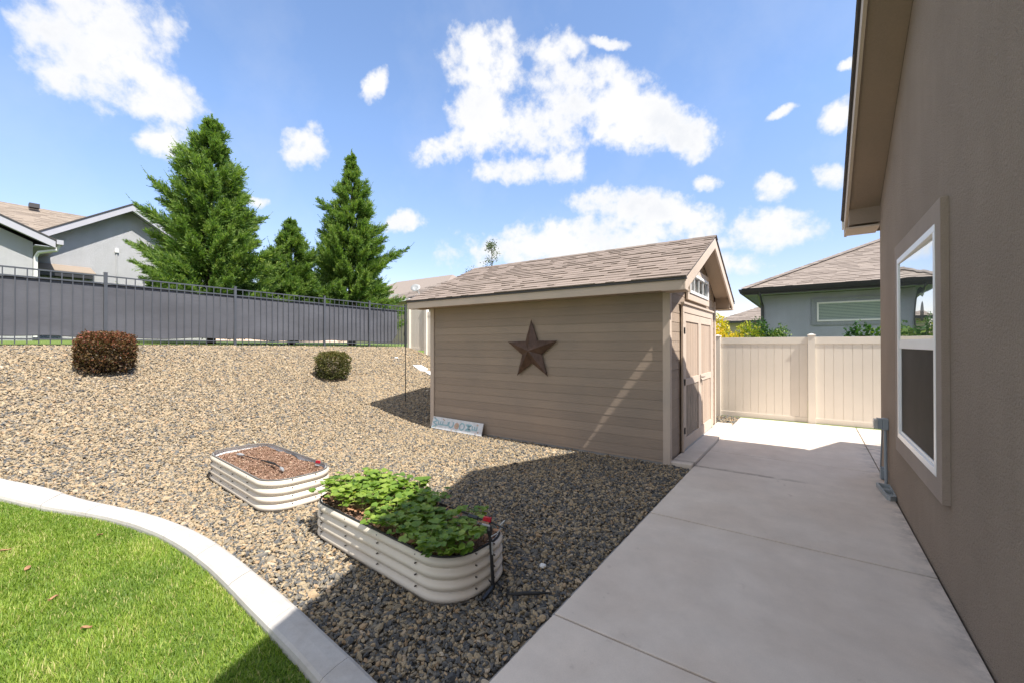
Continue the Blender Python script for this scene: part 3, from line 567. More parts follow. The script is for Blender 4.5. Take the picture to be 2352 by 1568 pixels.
# outlet box, conduits
ob = thing('outlet_box', (HX, 6.64, .75), 'grey outdoor outlet box with clear cover on conduit near the house corner', 'outlet box')
MB().box(HX-.055, HX-.001, 6.585, 6.70, .685, .815).build('box_body', M['grey_plastic'], ob, bevel=.005)
MB().box(HX-.095, HX-.0555, 6.595, 6.70, .69, .81).build('box_extension', M['grey_plastic'], ob, bevel=.004)
mclear = simple('clear_bubble_cover', (.55, .55, .52), .25)
b = MB(); b.box(HX-.135, HX-.0955, 6.60, 6.70, .69, .80); b.tube([(HX-.1, 6.64, .80), (HX-.1, 6.66, .815)], .01, 6); b.build('cover', mclear, ob, bevel=.012)
b = MB(); b.tube([(HX-.028, 6.62, .69), (HX-.028, 6.60, .3), (HX-.026, 6.58, .035)], .0165, 10); b.box(HX-.05, HX-.002, 6.59, 6.61, .2, .206); b.build('conduit', M['grey_plastic'], ob, smooth=False)
b = MB(); b.tube([(HX-.05, 6.68, .69), (HX-.046, 6.80, .40), (HX-.04, 6.93, .17)], .008, 8); b.build('thin_conduit', M['grey_plastic'], ob)
MB().box(HX-.045, HX-.001, 6.90, 6.97, .025, .17).build('lower_box', M['grey_plastic'], ob, bevel=.003)
# splash tray at the wall foot
dr = thing('drain_tray', (HX-.06, 6.25, .02), 'small grey open drain tray on the concrete at the wall foot', 'drain tray')
mt = simple('grey_tray_plastic', (.3, .33, .34), .5); P = [(HX-.125, 6.52), (HX-.005, 6.50), (HX-.005, 6.03), (HX-.06, 5.985), (HX-.085, 6.02)]
b = MB(); Pi = [(HX-.108, 6.50), (HX-.014, 6.485), (HX-.014, 6.045), (HX-.055, 6.01), (HX-.072, 6.035)]
n_ = 5; vs = [(x, y, .024) for x, y in P]+[(x, y, .075) for x, y in P]+[(x, y, .075) for x, y in Pi]+[(x, y, .032) for x, y in Pi]
b.add(vs, [(i+k*n_, (i+1) % n_+k*n_, (i+1) % n_+(k+1)*n_, i+(k+1)*n_) for k in range(3) for i in range(n_)]+[tuple(range(15, 20))]); b.build('tray', mt, dr)
b = MB(); b.box(HX-.1, HX-.02, 6.26, 6.275, .033, .07); b.build('divider', mt, dr)

# ================================================================== cream vinyl fence (rear)
VY = 11.0
vf = thing('vinyl_fence', (-5, VY, 0), 'cream vinyl privacy fence with capped posts behind the path and shed', 'fence')
posts = [-12.72, -11.78, -9.95, -8.12, -6.3, -4.5, -2.9, -1.79, .03, 1.86, 3.7, 5.5, 7.3]
def vpost(x, zb, h=1.87):
    b = MB(); w = .063; b.box(x-w, x+w, VY-w, VY+w, zb-.05, zb+h)
    t = w+.012; b.box(x-t, x+t, VY-t, VY+t, zb+h, zb+h+.022); b.add([(x-t, VY-t, zb+h+.022), (x+t, VY-t, zb+h+.022), (x+t, VY+t, zb+h+.022), (x-t, VY+t, zb+h+.022), (x, VY, zb+h+.05)], [(0, 1, 4), (1, 2, 4), (2, 3, 4), (3, 0, 4)])
    b.build('post', M['vinyl'], vf, bevel=.003)
def vpanel(x0, x1, zb, h=1.845):
    b = MB(); a, c = x0+.064, x1-.064
    b.box(a, c, VY-.024, VY+.024, zb+h-.145, zb+h); b.box(a, c, VY-.024, VY+.024, zb+.02, zb+.13)
    n_ = max(3, int(round((c-a)/.15))); w = (c-a)/n_
    for i in range(n_):
        xa, xb = a+i*w, a+(i+1)*w
        b.box(xa+.0035, xb-.0035, VY-.013, VY+.013, zb+.1305, zb+h-.1455, .5)
        b.box(xa-.0034, xa+.0034, VY-.008, VY+.008, zb+.1305, zb+h-.1455, .5)
    b.build('panel', M['vinyl'], vf, bevel=.0025)
for i, x in enumerate(posts):
    zb = float(T(x, VY)); zb = max(0, zb); vpost(x, zb)
for x0, x1 in zip(posts[:-1], posts[1:]):
    zb = max(0, float(T((x0+x1)/2, VY))); vpanel(x0, x1, zb+ (0 if zb == 0 else .0))

# ================================================================== metal fence with shade fabric
MX = -12.88; FH = 1.55
mf = thing('metal_fence', (MX, 4, 1.7), 'charcoal metal picket fence with grey shade cloth along the top of the gravel slope', 'fence')
fp = [-2.58, -.10, 2.37, 4.97, 7.57, 9.28, 10.93]
ftop = lambda y: 3.262-.0095*max(0, y-2)
for y in fp:
    zb = float(T(MX, y)); b = MB(); w = .03 if y < 10 else .035; b.box(MX-w, MX+w, y-w, y+w, zb-.05, ftop(y)+.035); b.box(MX-w-.004, MX+w+.004, y-w-.004, y+w+.004, ftop(y)+.035, ftop(y)+.05)
    b.build('post', M['fence_metal'], mf, bevel=.002)
for y0, y1 in zip(fp[:-1], fp[1:]):
    b = MB(); a, c = y0+.031, y1-.031
    for dz, hgt in ((-.02, .03), (-.185, .03), (-1.44, .03)):
        za, zc = ftop(y0)+dz, ftop(y1)+dz; b.prism([(MX-.014, a, za), (MX-.014, c, zc), (MX-.014, c, zc-hgt), (MX-.014, a, za-hgt)], (.028, 0, 0))
    n_ = int(round((c-a)/.158)); s_ = (c-a)/n_
    for i in range(1, n_): 
        y = a+i*s_; zt = ftop(y)-.02; zb = max(float(T(MX, y))+.02, zt-1.53); b.box(MX-.0085, MX+.0085, y-.0085, y+.0085, zb, zt-.002)
    b.build('picket_panel', M['fence_metal'], mf)
V = []; ysx = np.linspace(-3.2, 10.55, 240); zr = 12
for y in ysx:
    sag = .025*abs(math.sin(y*1.21))+.01*math.sin(y*3.3)+.006*math.sin(y*11); top = ftop(y)-.205-sag; bot = ftop(y)-1.40+.02*math.sin(y*1.7)+.012*math.sin(y*5.)
    if y > 10.3: bot += (y-10.3)*1.2
    for k in range(zr):
        t = k/(zr-1); V.append((MX-.028-.012*math.sin(y*2.+t*3)*math.sin(math.pi*t)-.02*math.sin(math.pi*t)*math.sin(y*.9), y, bot+(top-bot)*t))
V = np.array(V); I = np.arange(len(V)).reshape(-1, zr); F_ = np.stack([I[:-1, :-1], I[1:, :-1], I[1:, 1:], I[:-1, 1:]], -1).reshape(-1, 4)
big('shade_cloth', V, F_, M['fabric'], mf, smooth=True)
b = MB(); b.tube([(MX-.03, y, V[i*zr+zr-1][2]) for i, y in enumerate(ysx)], .009, 5)
b.tube([(MX-.03, y, V[i*zr][2]) for i, y in enumerate(ysx)], .008, 5); b.build('cloth_hem', M['black'], mf)

# ================================================================== raised beds
def rrect(x0, x1, y0, y1, r, n=10):
    P = []
    for cx, cy, a0 in ((x1-r, y1-r, 0), (x0+r, y1-r, 90), (x0+r, y0+r, 180), (x1-r, y0+r, 270)):
        for k in range(n+1): a = R(a0+90*k/n); P.append((cx+r*math.cos(a), cy+r*math.sin(a), math.cos(a), math.sin(a)))
    # subdivide straights
    Q = []
    for i in range(len(P)):
        p, q = P[i], P[(i+1) % len(P)]; Q.append(p); d = math.hypot(q[0]-p[0], q[1]-p[1])
        if d > .2:
            for k in range(1, 9): t = k/9; Q.append((p[0]+(q[0]-p[0])*t, p[1]+(q[1]-p[1])*t, p[2], p[3]))
    return Q
def raised_bed(cx_, cy_, hx, hy, RR, th_, H_, label, seams, zg=0.):
    x0, x1, y0, y1 = cx_-hx, cx_+hx, cy_-hy, cy_+hy
    o = thing('raised_bed', ((x0+x1)/2, (y0+y1)/2, zg), label, 'garden bed', 'corrugated metal garden beds on the gravel')
    o.rotation_euler.z = th_; Q = rrect(x0, x1, y0, y1, RR); n = len(Q); nz = 4*12; V = []; zs = np.linspace(-.05, H_, nz+1)
    amp = .0165
    for z in zs:
        t = z/H_; off = amp*(abs(math.sin(math.pi*(t*4)))**.75)*2-amp if z > 0 else -amp
        for (x, y, nx_, ny_) in Q: V.append((x+nx_*off, y+ny_*off, zg+z))
    V = np.array(V); I = np.arange(len(V)).reshape(nz+1, n); J = np.roll(I, -1, axis=1)
    F_ = np.stack([I[:-1], J[:-1], J[1:], I[1:]], -1).reshape(-1, 4)
    big('corrugated_wall', V, F_, M['bed'], o, smooth=True)
    Vi = []
    for z in np.linspace(H_-.22, H_, 24):
        t = z/H_; off = amp*(abs(math.sin(math.pi*(t*4)))**.75)*2-amp-.005
        for (x, y, nx_, ny_) in Q: Vi.append((x+nx_*off, y+ny_*off, zg+z))
    Vi = np.array(Vi); I = np.arange(len(Vi)).reshape(24, n); J = np.roll(I, -1, axis=1)
    big('inner_wall', Vi, np.stack([I[1:], J[1:], J[:-1], I[:-1]], -1).reshape(-1, 4), M['white_paint'], o, smooth=True)
    b = MB(); ring = [(x-nx_*.008, y-ny_*.008, zg+H_) for x, y, nx_, ny_ in Q]; ring.append(ring[0]); b.tube(ring, .0085, 6, cap=False); b.build('rubber_rim', M['black'] if 'planted' in label or 'strawberry' in label else simple('grey_rim', (.13, .125, .12), .5), o, smooth=True)
    def bolt(p, q_): MB().tube([p, q_], .006, 6).build('bolt', M['bolt'], o)
    for u in seams:
        for k in range(4):
            z = zg+H_*(k+1)/4-.004-(.02 if k == 3 else 0); bolt((u, y0, z), (u, y0-.013, z))
    for v in (y0+.24, y1-.24):
        for k in range(4): bolt((x1, v, zg+H_*(k+1)/4-.012), (x1+.013, v, zg+H_*(k+1)/4-.012))
    for u in seams[:1]:
        sm = MB()
        pts = []
        for z in np.linspace(.0, H_-.01, 40): pts.append((u, y0-(amp*(abs(math.sin(math.pi*(z/H_*4)))**.75)*2-amp)-.0012, zg+z))
        sm.tube(pts, .0022, 4); sm.build('panel_seam', M['bolt'], o)
    # soil surface inside
    V = []; m_ = 26; Qi = rrect(x0+.012, x1-.012, y0+.012, y1-.012, RR-.01); cx, cy = (x0+x1)/2, (y0+y1)/2; n = len(Qi)
    for k in range(m_+1):
        t = k/m_
        for (x, y, a, c) in Qi:
            px, py = cx+(x-cx)*t, cy+(y-cy)*t; V.append((px, py, zg+H_-(.05 if 'strawberry' not in label else .05)+.012*math.sin(px*9+py*5)+.008*math.sin(px*23)*math.sin(py*19)+rng.normal(0, .004)))
    V = np.array(V); I = np.arange(len(V)).reshape(m_+1, n); J = np.roll(I, -1, axis=1)
    big('mulch', V, np.stack([I[:-1], I[1:], J[1:], J[:-1]], -1).reshape(-1, 4), M['soil'], o)
    # bark chips
    N = 9000; px = rng.uniform(x0+.02, x1-.02, N); py = rng.uniform(y0+.02, y1-.02, N)
    r = RR-.01; dx = np.maximum(np.abs(px-cx)-((x1-x0)/2-r-.02), 0); dy = np.maximum(np.abs(py-cy)-((y1-y0)/2-r-.02), 0); ok = np.hypot(dx, dy) < r-.01; px, py = px[ok], py[ok]; N = len(px)
    pz = zg+H_-.045+.012*np.sin(px*9+py*5)+.008*np.sin(px*23)*np.sin(py*19)+.006
    a = rng.uniform(0, 2*np.pi, N); l = rng.uniform(.004, .013, N); w = rng.uniform(.0015, .0035, N); el = rng.normal(0, .35, N)
    d = np.stack([np.cos(a)*np.cos(el), np.sin(a)*np.cos(el), np.sin(el)], 1)*l[:, None]; s_ = np.stack([-np.sin(a), np.cos(a), rng.normal(0, .4, N)], 1)*w[:, None]; c = np.stack([px, py, pz], 1)
    V = np.stack([c-d-s_, c+d-s_, c+d+s_, c-d+s_], 1).reshape(-1, 3); F_ = np.arange(4*N).reshape(-1, 4)
    big('bark_chips', V, F_, M['chips'], o, tint=np.repeat(rng.random(N), 4))
    return o
M['chips'] = tinted('bark_chip', [(0, (.12, .065, .045)), (.4, (.25, .145, .10)), (.8, (.36, .23, .16)), (1, (.5, .38, .28))], .9, .1, 30.)
B1 = (-5.325, 2.40, .985, .36, .27, -.07); B2 = (-2.76, 2.305, .935, .33, .26, -.065)
raised_bed(*B1, .323, 'cream corrugated raised bed filled with bare red brown mulch', (-6.05, -5.7, -5.3, -4.85), .0)
raised_bed(*B2, .312, 'cream corrugated raised bed full of leafy strawberry plants', (-3.45, -3.05, -2.6, -2.15), .0)

# drip line on the mulch bed
dl = thing('drip_line', (-5.3, 2.35, .3), 'short black drip tube with grey end fittings on the mulch bed', 'drip line')
zt = .318
b = MB(); b.tube([(-5.78, 2.32, zt), (-5.62, 2.345, zt-.003), (-5.5, 2.33, zt+.004), (-5.42, 2.35, zt)], .006, 8); b.tube([(-5.36, 2.352, zt), (-5.2, 2.35, zt+.008), (-5.02, 2.36, zt+.004), (-4.85, 2.33, zt+.006)], .008, 8); b.build('tube', M['black'], dl, smooth=True)
for p, q_ in (((-5.88, 2.30, zt+.004), (-5.76, 2.325, zt+.006)), ((-4.84, 2.33, zt+.004), (-4.70, 2.29, zt+.006))):
    b = MB(); b.tube([p, tuple((a+c)/2 for a, c in zip(p, q_)), q_], [.012, .02, .010], 8); b.build('end_fitting', M['grey_metal'], dl)
b = MB().tube([(-5.20, 2.35, zt+.008), (-5.04, 2.36, zt+.006)], .013, 8).build('coupler', M['black'], dl)
def clip(x, y, z, ang, label):
    o = thing('rim_clip', (x, y, z), label, 'clip'); c, s_ = math.cos(ang), math.sin(ang)
    b = MB(); b.prism([(x-c*.032, y-s_*.032, z-.012), (x+c*.032, y+s_*.032, z-.012), (x+c*.036, y+s_*.036, z+.022), (x-c*.026, y-s_*.026, z+.018)], (-s_*.018, c*.018, 0)); b.build('clip_body', M['red'], o, bevel=.003)
    b = MB(); b.tube([(x-c*.03, y-s_*.03, z-.035), (x+c*.03, y+s_*.03, z-.035)], .008, 6); b.build('clip_jaw', M['grey_metal'], o); return o
clip(-4.66, 2.655, .335, .2, 'red clip on the far rim of the mulch bed')
# black garden stake with clamp beside the strawberry bed
gs = thing('garden_stake', (-1.80, 2.28, 0), 'black metal garden stake with crossbar and scroll foot at the strawberry bed', 'garden stake')
b = MB(); b.tube([(-1.785, 2.29, -.02), (-1.80, 2.285, .24), (-1.81, 2.28, .40)], [.013, .0115, .011], 8); b.tube([(-1.81, 2.28, .38), (-1.812, 2.28, .42), (-1.813, 2.28, .455)], [.014, .024, .008], 8); b.tube([(-1.813, 2.28, .45), (-1.813, 2.28, .51)], .005, 6); b.build('pole', M['dark_metal'], gs, smooth=False)
b = MB(); b.tube([(-2.02, 2.30, .465), (-1.9, 2.29, .47), (-1.813, 2.28, .475), (-1.66, 2.26, .47)], .0055, 6); b.tube([(-2.02, 2.30, .46), (-1.93, 2.295, .465)], .014, 8); b.build('crossbar', M['dark_metal'], gs)
for s_ in (-1, 1):
    b = MB(); pts = []
    for k in range(14): a = k/13*math.pi*1.5; r = .045*(1-k/20); pts.append((-1.785+s_*(.055-r*math.cos(a)*1.), 2.285, .04+r*math.sin(a)*.7))
    b.tube([(-1.785, 2.285, .02)]+pts, .006, 6); b.build('scroll', M['dark_metal'], gs)
b = MB(); b.tube([(-1.785, 2.285, .035), (-1.77, 2.2, .03), (-1.755, 2.13, .028)], [.014, .018, .013], 6); b.build('foot', M['dark_metal'], gs)
b = MB(); b.tube([(-1.72, 2.27, .47), (-1.70, 2.3, .5), (-1.73, 2.32, .45), (-1.76, 2.3, .40), (-1.79, 2.27, .38)], .005, 6); b.tube([(-1.76, 2.24, .36), (-1.755, 2.24, .28)], .006, 6); b.build('wire', M['grey_metal'], gs)
clip(-1.83, 2.265, .485, .1, 'red clip on the black stake above the strawberry leaves')
ls = thing('fallen_stake', (-1.5, 2.37, .03), 'black pointed stake lying on the gravel near the path', 'garden stake')
b = MB(); b.tube([(-1.64, 2.25, .045), (-1.56, 2.31, .05), (-1.48, 2.38, .045), (-1.42, 2.44, .04)], [.006, .013, .012, .004], 8); b.tube([(-1.64, 2.25, .045), (-1.65, 2.28, .06)], .009, 6); b.build('stake', M['black'], ls)
# tall thin pole on the gravel by the shed
zp = float(T(-8.06, 6.84)); tp = thing('thin_pole', (-8.06, 6.84, zp), 'tall thin black metal hook pole in the gravel left of the shed', 'pole')
b = MB(); b.tube([(-8.06, 6.84, zp-.02), (-8.06, 6.84, zp+1.3), (-8.065, 6.84, 2.22)], [.011, .010, .008], 8); b.build('pole', M['dark_metal'], tp)
b = MB(); b.tube([(-8.06, 6.84, 2.0), (-8.09, 6.84, 2.01), (-8.11, 6.84, 1.97), (-8.115, 6.84, 1.9)], .008, 6); b.build('hook', M['dark_metal'], tp)
# flat white edging slabs, small white bits
def flat_slab(pts, z, lab):
    o = thing('stepping_slab', (pts[0][0], pts[0][1], z), lab, 'slab', 'white slabs on the slope'); b = MB(); b.prism([(x, y, float(T(x, y))+.02) for x, y in pts], (0, 0, .03)); b.build('slab', M['white_paint'], o, bevel=.006)
flat_slab([(-10.58, 9.28), (-10.56, 9.62), (-10.16, 9.56), (-10.02, 9.26), (-10.08, 9.14)], .9, 'larger flat white slab on the gravel slope left of the shed')
flat_slab([(-10.0, 9.25), (-9.98, 9.43), (-9.4, 9.5), (-9.2, 9.2), (-9.44, 9.1)], .6, 'narrow white slab partly hidden behind the shed corner')
def pebble(x, y, r, mat, name, lab, cat, zs=.6):
    o = MB(); N_ = 7; V = []; z0 = float(T(x, y))+r*.6
    for i in range(5):
        ph = math.pi*(i+.5)/5
        for k in range(N_): a = 2*math.pi*k/N_; rr = r*(1+random.uniform(-.15, .15)); V.append((x+rr*math.sin(ph)*math.cos(a), y+rr*math.sin(ph)*math.sin(a), z0+rr*zs*math.cos(ph)))
    o.add(V, [(i*N_+k, i*N_+(k+1) % N_, (i+1)*N_+(k+1) % N_, (i+1)*N_+k) for i in range(4) for k in range(N_)]+[tuple(range(N_))[::-1], tuple(4*N_+k for k in range(N_))])
    return tag(o.build(name, mat, loc=(x, y, z0)), lab, cat)
pebble(-1.66, 2.74, .028, M['white_paint'], 'white_stone', 'white stone among dark gravel right of the strawberry bed', 'stone')
pebble(-11.35, 9.24, .07, M['white_paint'], 'white_stone', 'white stone high on the sunlit slope before the metal fence', 'stone', .4)
# fallen leaves
for i, (x, y) in enumerate([(-5.04, .9), (-4.72, .456), (-5.28, .39), (-4.03, .5), (-3.45, .56)]):
    b = MB(); a = random.random()*6; l = random.uniform(.022, .036); z = float(T(x, y))+.045; c, s_ = math.cos(a), math.sin(a); pts = []
    for t, w in ((-1, .05), (-.5, .38), (.1, .48), (.6, .3), (1, .02)):
        for sg in (-1, 0, 1): pts.append((x+c*l*t-s_*l*w*sg, y+s_*l*t+c*l*w*sg, z+.010*abs(sg)+.006*math.sin(t*3)))
    b.add(pts, [(k*3+j, k*3+j+1, k*3+j+4, k*3+j+3) for k in range(4) for j in range(2)])
    tag(b.build('fallen_leaf', M['leafdry'], loc=(x, y, z)), ('dry brown leaf on the lawn nearest the concrete curb', 'dry brown leaf in the middle left of the lawn', 'dry leaf at the far left edge of the lawn', 'small dry leaf halfway between curb and lawn shadow', 'dry leaf lowest on the sunlit lawn near the shadow edge')[i], 'leaf', 'dry leaves on the lawn')

# ================================================================== strawberry plants
def leaflets():
    """returns list of quads for one leaflet of unit length: root at 0, tip +x, cupped"""
    P = [(0, 0, 0), (.35, .36, .10), (.75, .38, .12), (1.0, .0, .02), (.75, -.38, .12), (.35, -.36, .10), (.5, 0, 0)]
    return np.array(P), [(0, 6, 1, 1), (1, 6, 2, 2), (2, 6, 3, 3), (3, 6, 4, 4), (4, 6, 5, 5), (5, 6, 0, 0)]
Lp, Lf = leaflets(); Lf = np.array([(a, b_, c) for a, b_, c, _ in Lf])
V = []; F = []; Tn = []; stems = MB(); x0, x1, y0, y1 = B2[0]-B2[2], B2[0]+B2[2], B2[1]-B2[3], B2[1]+B2[3]; cnt = 0
clumps = []
for i in range(92):
    clumps.append((random.uniform(x0+.06, x1-.06), random.uniform(y0+.05, y1-.05), random.uniform(.75, 1.15)))
clumps = [c for c in clumps if not (abs(c[0]+3.0) < .13 and abs(c[1]-2.05) < .08) and not (abs(c[0]+2.45) < .2 and abs(c[1]-2.42) < .10)]
for (cx, cy, sz) in clumps:
    # far left part grows taller
    hb = .125+.02*max(0, (-2.6-cx))
    for j in range(random.randint(11, 17)):
        a = random.random()*2*math.pi; rad = random.uniform(.02, .17)*sz; h = random.uniform(.4, 1.1)*hb*sz
        p0 = np.array((cx, cy, .29)); p1 = np.array((cx+rad*math.cos(a), cy+rad*math.sin(a), .30+h))
        q = (p0+p1)/2+np.array((0, 0, .03)); 
        p1[0] = min(max(p1[0], x0-.05), x1+.03); p1[1] = min(max(p1[1], y0-.05), y1+.06)
        stems.tube([tuple(p0), tuple(q), tuple(p1)], [.002, .0016, .0014], 4, cap=False)
        L = random.uniform(.036, .062)*sz; tilt = random.uniform(-.2, .75); tn = min(1, max(0, random.gauss(.5, .2)))
        yaw0 = a+random.uniform(-.6, .6)
        for dyaw in (-1.25, 0, 1.25):
            ya = yaw0+dyaw; d = np.array((math.cos(ya)*math.cos(tilt), math.sin(ya)*math.cos(tilt), math.sin(tilt*.6)-.12)); d /= np.linalg.norm(d)
            s_ = np.cross((0, 0, 1), d); s_ /= np.linalg.norm(s_); u = np.cross(d, s_)
            roll = random.gauss(0, .25); s2 = s_*math.cos(roll)+u*math.sin(roll); u2 = np.cross(d, s2)
            P = p1+L*(Lp[:, :1]*d+Lp[:, 1:2]*s2*1.15+Lp[:, 2:3]*u2*1.3)
            V.append(P); F.append(Lf+len(V)*7-7); Tn.append(np.full(7, tn+random.uniform(-.06, .06)))
sp = thing('strawberry_plants', (B2[0], B2[1], .27), 'dense bright green strawberry leaves with stems filling the raised bed', 'plants'); sp['kind'] = 'stuff'; sp.rotation_euler.z = B2[5]
big('leaves', np.vstack(V), np.vstack(F), M['strawb'], sp, tint=np.clip(np.concatenate(Tn), 0, 1))
stems.build('stems', M['stem'], sp)
V = []; Tn = []
for i in range(420):
    p = np.array((random.uniform(x0+.05, x1-.05), random.uniform(y0+.04, y1-.04), random.uniform(.30, .35))); d = np.array((random.gauss(0, 1), random.gauss(0, 1), random.gauss(0, .5))); d /= np.linalg.norm(d); s_ = np.cross(d, (random.gauss(0, .4), random.gauss(0, .4), 1)); s_ /= np.linalg.norm(s_); l = random.uniform(.012, .035)
    V += [p-d*l-s_*l*.3, p+d*l-s_*l*.4, p+d*l*1.1+s_*l*.3, p-d*l+s_*l*.45]
V = np.array(V); big('withered_leaves', V, np.arange(len(V)).reshape(-1, 4), M['leafdry'], sp)

# ================================================================== foliage generators
def leaf_quads(C, D, L, Wd, rg, bend=.0):
    """C centres (n,3), D directions, L lengths, Wd widths -> V,F of diamond-shaped leaves"""
    D = D/np.linalg.norm(D, axis=1, keepdims=True); r = rg.normal(size=D.shape); S = np.cross(D, r); S /= np.linalg.norm(S, axis=1, keepdims=True)
    L = L[:, None]; Wd = Wd[:, None]
    V = np.stack([C-D*L*.5, C+S*Wd*.5+D*L*.05, C+D*L*.5, C-S*Wd*.5+D*L*.05], 1).reshape(-1, 3); return V, np.arange(len(V)).reshape(-1, 4)
def shrub(name, cx, cy, rx, ry, h, mat, label, n, leaf, grp, twigm=M['trunk']):
    zg = float(T(cx, cy)); o = thing(name, (cx, cy, zg), label, 'shrub', grp); rg = np.random.default_rng(int(abs(cx*100)))
    u = rg.normal(size=(n, 3)); u /= np.linalg.norm(u, axis=1, keepdims=True)
    e = 4.; k = (np.abs(u[:, 0])**e+np.abs(u[:, 1])**e+np.abs(u[:, 2])**e)**(-1/e); S = u*k[:, None]
    lump = 1+.09*np.sin(S[:, 0]*7+1)*np.sin(S[:, 1]*6+2)+.05*np.sin(S[:, 2]*9+S[:, 0]*5)
    rad = (1-np.abs(rg.normal(0, .10, n)))*lump; rad[rg.random(n) < .35] *= rg.uniform(.55, 1, int((rg.random(n) < 2).sum()))[rg.random(n) < 2][:1] if False else 1
    deep = rg.random(n) < .3; rad[deep] *= rg.uniform(.6, .95, deep.sum())
    tips = rg.random(n) < .05; rad[tips] *= rg.uniform(1.02, 1.10, tips.sum())
    C = np.stack([cx+S[:, 0]*rx*rad, cy+S[:, 1]*ry*rad, zg+h*.53+S[:, 2]*h*.5*rad], 1); C[:, 2] = np.maximum(C[:, 2], zg+.015)
    D = S+rg.normal(0, .7, S.shape)+np.array((0, 0, .35)); L = rg.uniform(.7, 1.3, n)*leaf
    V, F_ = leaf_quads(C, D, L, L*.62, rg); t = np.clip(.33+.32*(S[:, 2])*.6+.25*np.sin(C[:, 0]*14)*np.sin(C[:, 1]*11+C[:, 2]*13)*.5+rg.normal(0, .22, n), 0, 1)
    big('foliage', V, F_, mat, o, tint=np.repeat(t, 4))
    b = MB()
    for i in range(26):
        a = rg.uniform(0, 6.28); rr = rg.uniform(.3, .85); p1 = (cx+rx*rr*math.cos(a), cy+ry*rr*math.sin(a), zg+h*rg.uniform(.5, .9)); b.tube([(cx+rx*.15*math.cos(a), cy+ry*.15*math.sin(a), zg), ((cx+p1[0])/2, (cy+p1[1])/2, zg+h*.35), p1], [.009, .006, .003], 5, cap=False)
    b.build('stems', twigm, o); return o
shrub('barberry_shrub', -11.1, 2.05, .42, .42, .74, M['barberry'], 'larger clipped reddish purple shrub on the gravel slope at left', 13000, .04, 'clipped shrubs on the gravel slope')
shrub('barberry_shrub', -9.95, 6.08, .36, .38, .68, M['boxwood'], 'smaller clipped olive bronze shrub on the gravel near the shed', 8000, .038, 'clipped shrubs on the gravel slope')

def conifer(cx, cy, zg, H_, Rb, seed, label, nl=150, lean=(0, 0), fr=1., pe=.8):
    o = thing('conifer_tree', (cx, cy, zg), label, 'tree', 'conifers behind the metal fence'); rg = np.random.default_rng(seed)
    b = MB(); b.tube([(cx+lean[0]*t, cy+lean[1]*t, zg-.1+H_*t) for t in (0, .3, .6, .85, .97)], [.13*Rb/2, .10*Rb/2, .06*Rb/2, .025, .008], 8, cap=False)
    V = []; T_ = []; limbs = b; C = []; D = []; L = []; tt = []
    for i in range(nl):
        t = (i+.5)/nl; t = t**1.15; z = .03+.95*t; az = i*2.39996+rg.normal(0, .25)
        prof = (1-z)**pe*(1-.25*math.exp(-(z/.10)**2)) ; ln = Rb*max(.05, prof)*rg.choice((.62, .8, 1., 1.12))*rg.uniform(.85, 1.15)
        if rg.random() < .2: ln *= 1.3
        upw = .25+1.0*z+rg.normal(0, .12)
        base = np.array((cx+lean[0]*z, cy+lean[1]*z, zg+H_*z*.97)); n_ = max(6, int(ln/.09)); p = base.copy(); d = np.array((math.cos(az), math.sin(az), upw*.5)); d /= np.linalg.norm(d); pts = [tuple(p)]
        for k in range(n_):
            s_ = k/n_; dd = d+np.array((0, 0, .55*(s_-.3)))+rg.normal(0, .05, 3); dd /= np.linalg.norm(dd); p = p+dd*ln/n_; pts.append(tuple(p))
            if s_ < .12: continue
            # side sprays hang around the limb; wider in the middle
            wdt = (.09+.21*math.sin(math.pi*min(1, s_*.95)))*min(1, ln/1.2+.2)*(.42 if s_ > .75 else 1)
            ns = int((8 if s_ < .75 else 6)*fr)
            for q in range(ns):
                sd = rg.normal(size=3); sd -= dd*sd.dot(dd); sd /= np.linalg.norm(sd)+1e-6
                ax = dd*rg.uniform(.8, 1.5)+sd*rg.uniform(.35, .9)+np.array((0, 0, rg.uniform(-.1, .45))); ax /= np.linalg.norm(ax); sl_ = wdt*rg.uniform(.6, 1.5)+.06
                side = np.cross(ax, rg.normal(size=3)); side /= np.linalg.norm(side); tb = rg.normal(.5, .14)+.18*(s_-.5)
                m_ = 6
                for w in range(m_):
                    f = (w+.6)/m_; c0 = p+ax*sl_*f
                    for sg in (-1, 1):
                        ld = ax+side*sg*.75*(1-.4*f)+rg.normal(0, .12, 3); l_ = sl_*.42*(1.15-f)+.035; ld /= np.linalg.norm(ld)
                        C.append(c0+ld*l_*.5); D.append(ld); L.append(l_); tt.append(tb+rg.normal(0, .1))
        if rg.random() < .6:
            for w in range(16):
                f = w/15; c0 = p+d*0+dd*(.04+.30*f*min(1, ln))+np.array((0, 0, .10*f*f)); ld = dd+rg.normal(0, .45*(1-f)+.12, 3); C.append(c0); D.append(ld); L.append(.10*(1.2-f)+.03); tt.append(rg.normal(.62, .12))
        if ln > .35: limbs.tube(pts, [max(.004, .022*(ln/2)*(1-k/len(pts))) for k in range(len(pts))], 5, cap=False)
    # leader sprays
    for k in range(int(220*fr)):
        z = rg.uniform(.9, 1.0); c0 = np.array((cx+lean[0]*z, cy+lean[1]*z, zg+H_*z))+rg.normal(0, 1, 3)*np.array((.10, .10, .05))*(1.012-z)*9*.55; C.append(c0); D.append(rg.normal(0, .5, 3)+np.array((0, 0, 1.1))); L.append(rg.uniform(.05, .13)); tt.append(rg.normal(.5, .15))
    C = np.array(C); D = np.array(D); L = np.array(L); V, F_ = leaf_quads(C, D, L, np.full(len(L), .014)+L*.10, rg)
    big('crown', V, F_, M['conifer'], o, tint=np.repeat(np.clip(tt, 0, 1), 4)); limbs.build('trunk', M['trunk'], o); print(label[:20], len(L)); return o
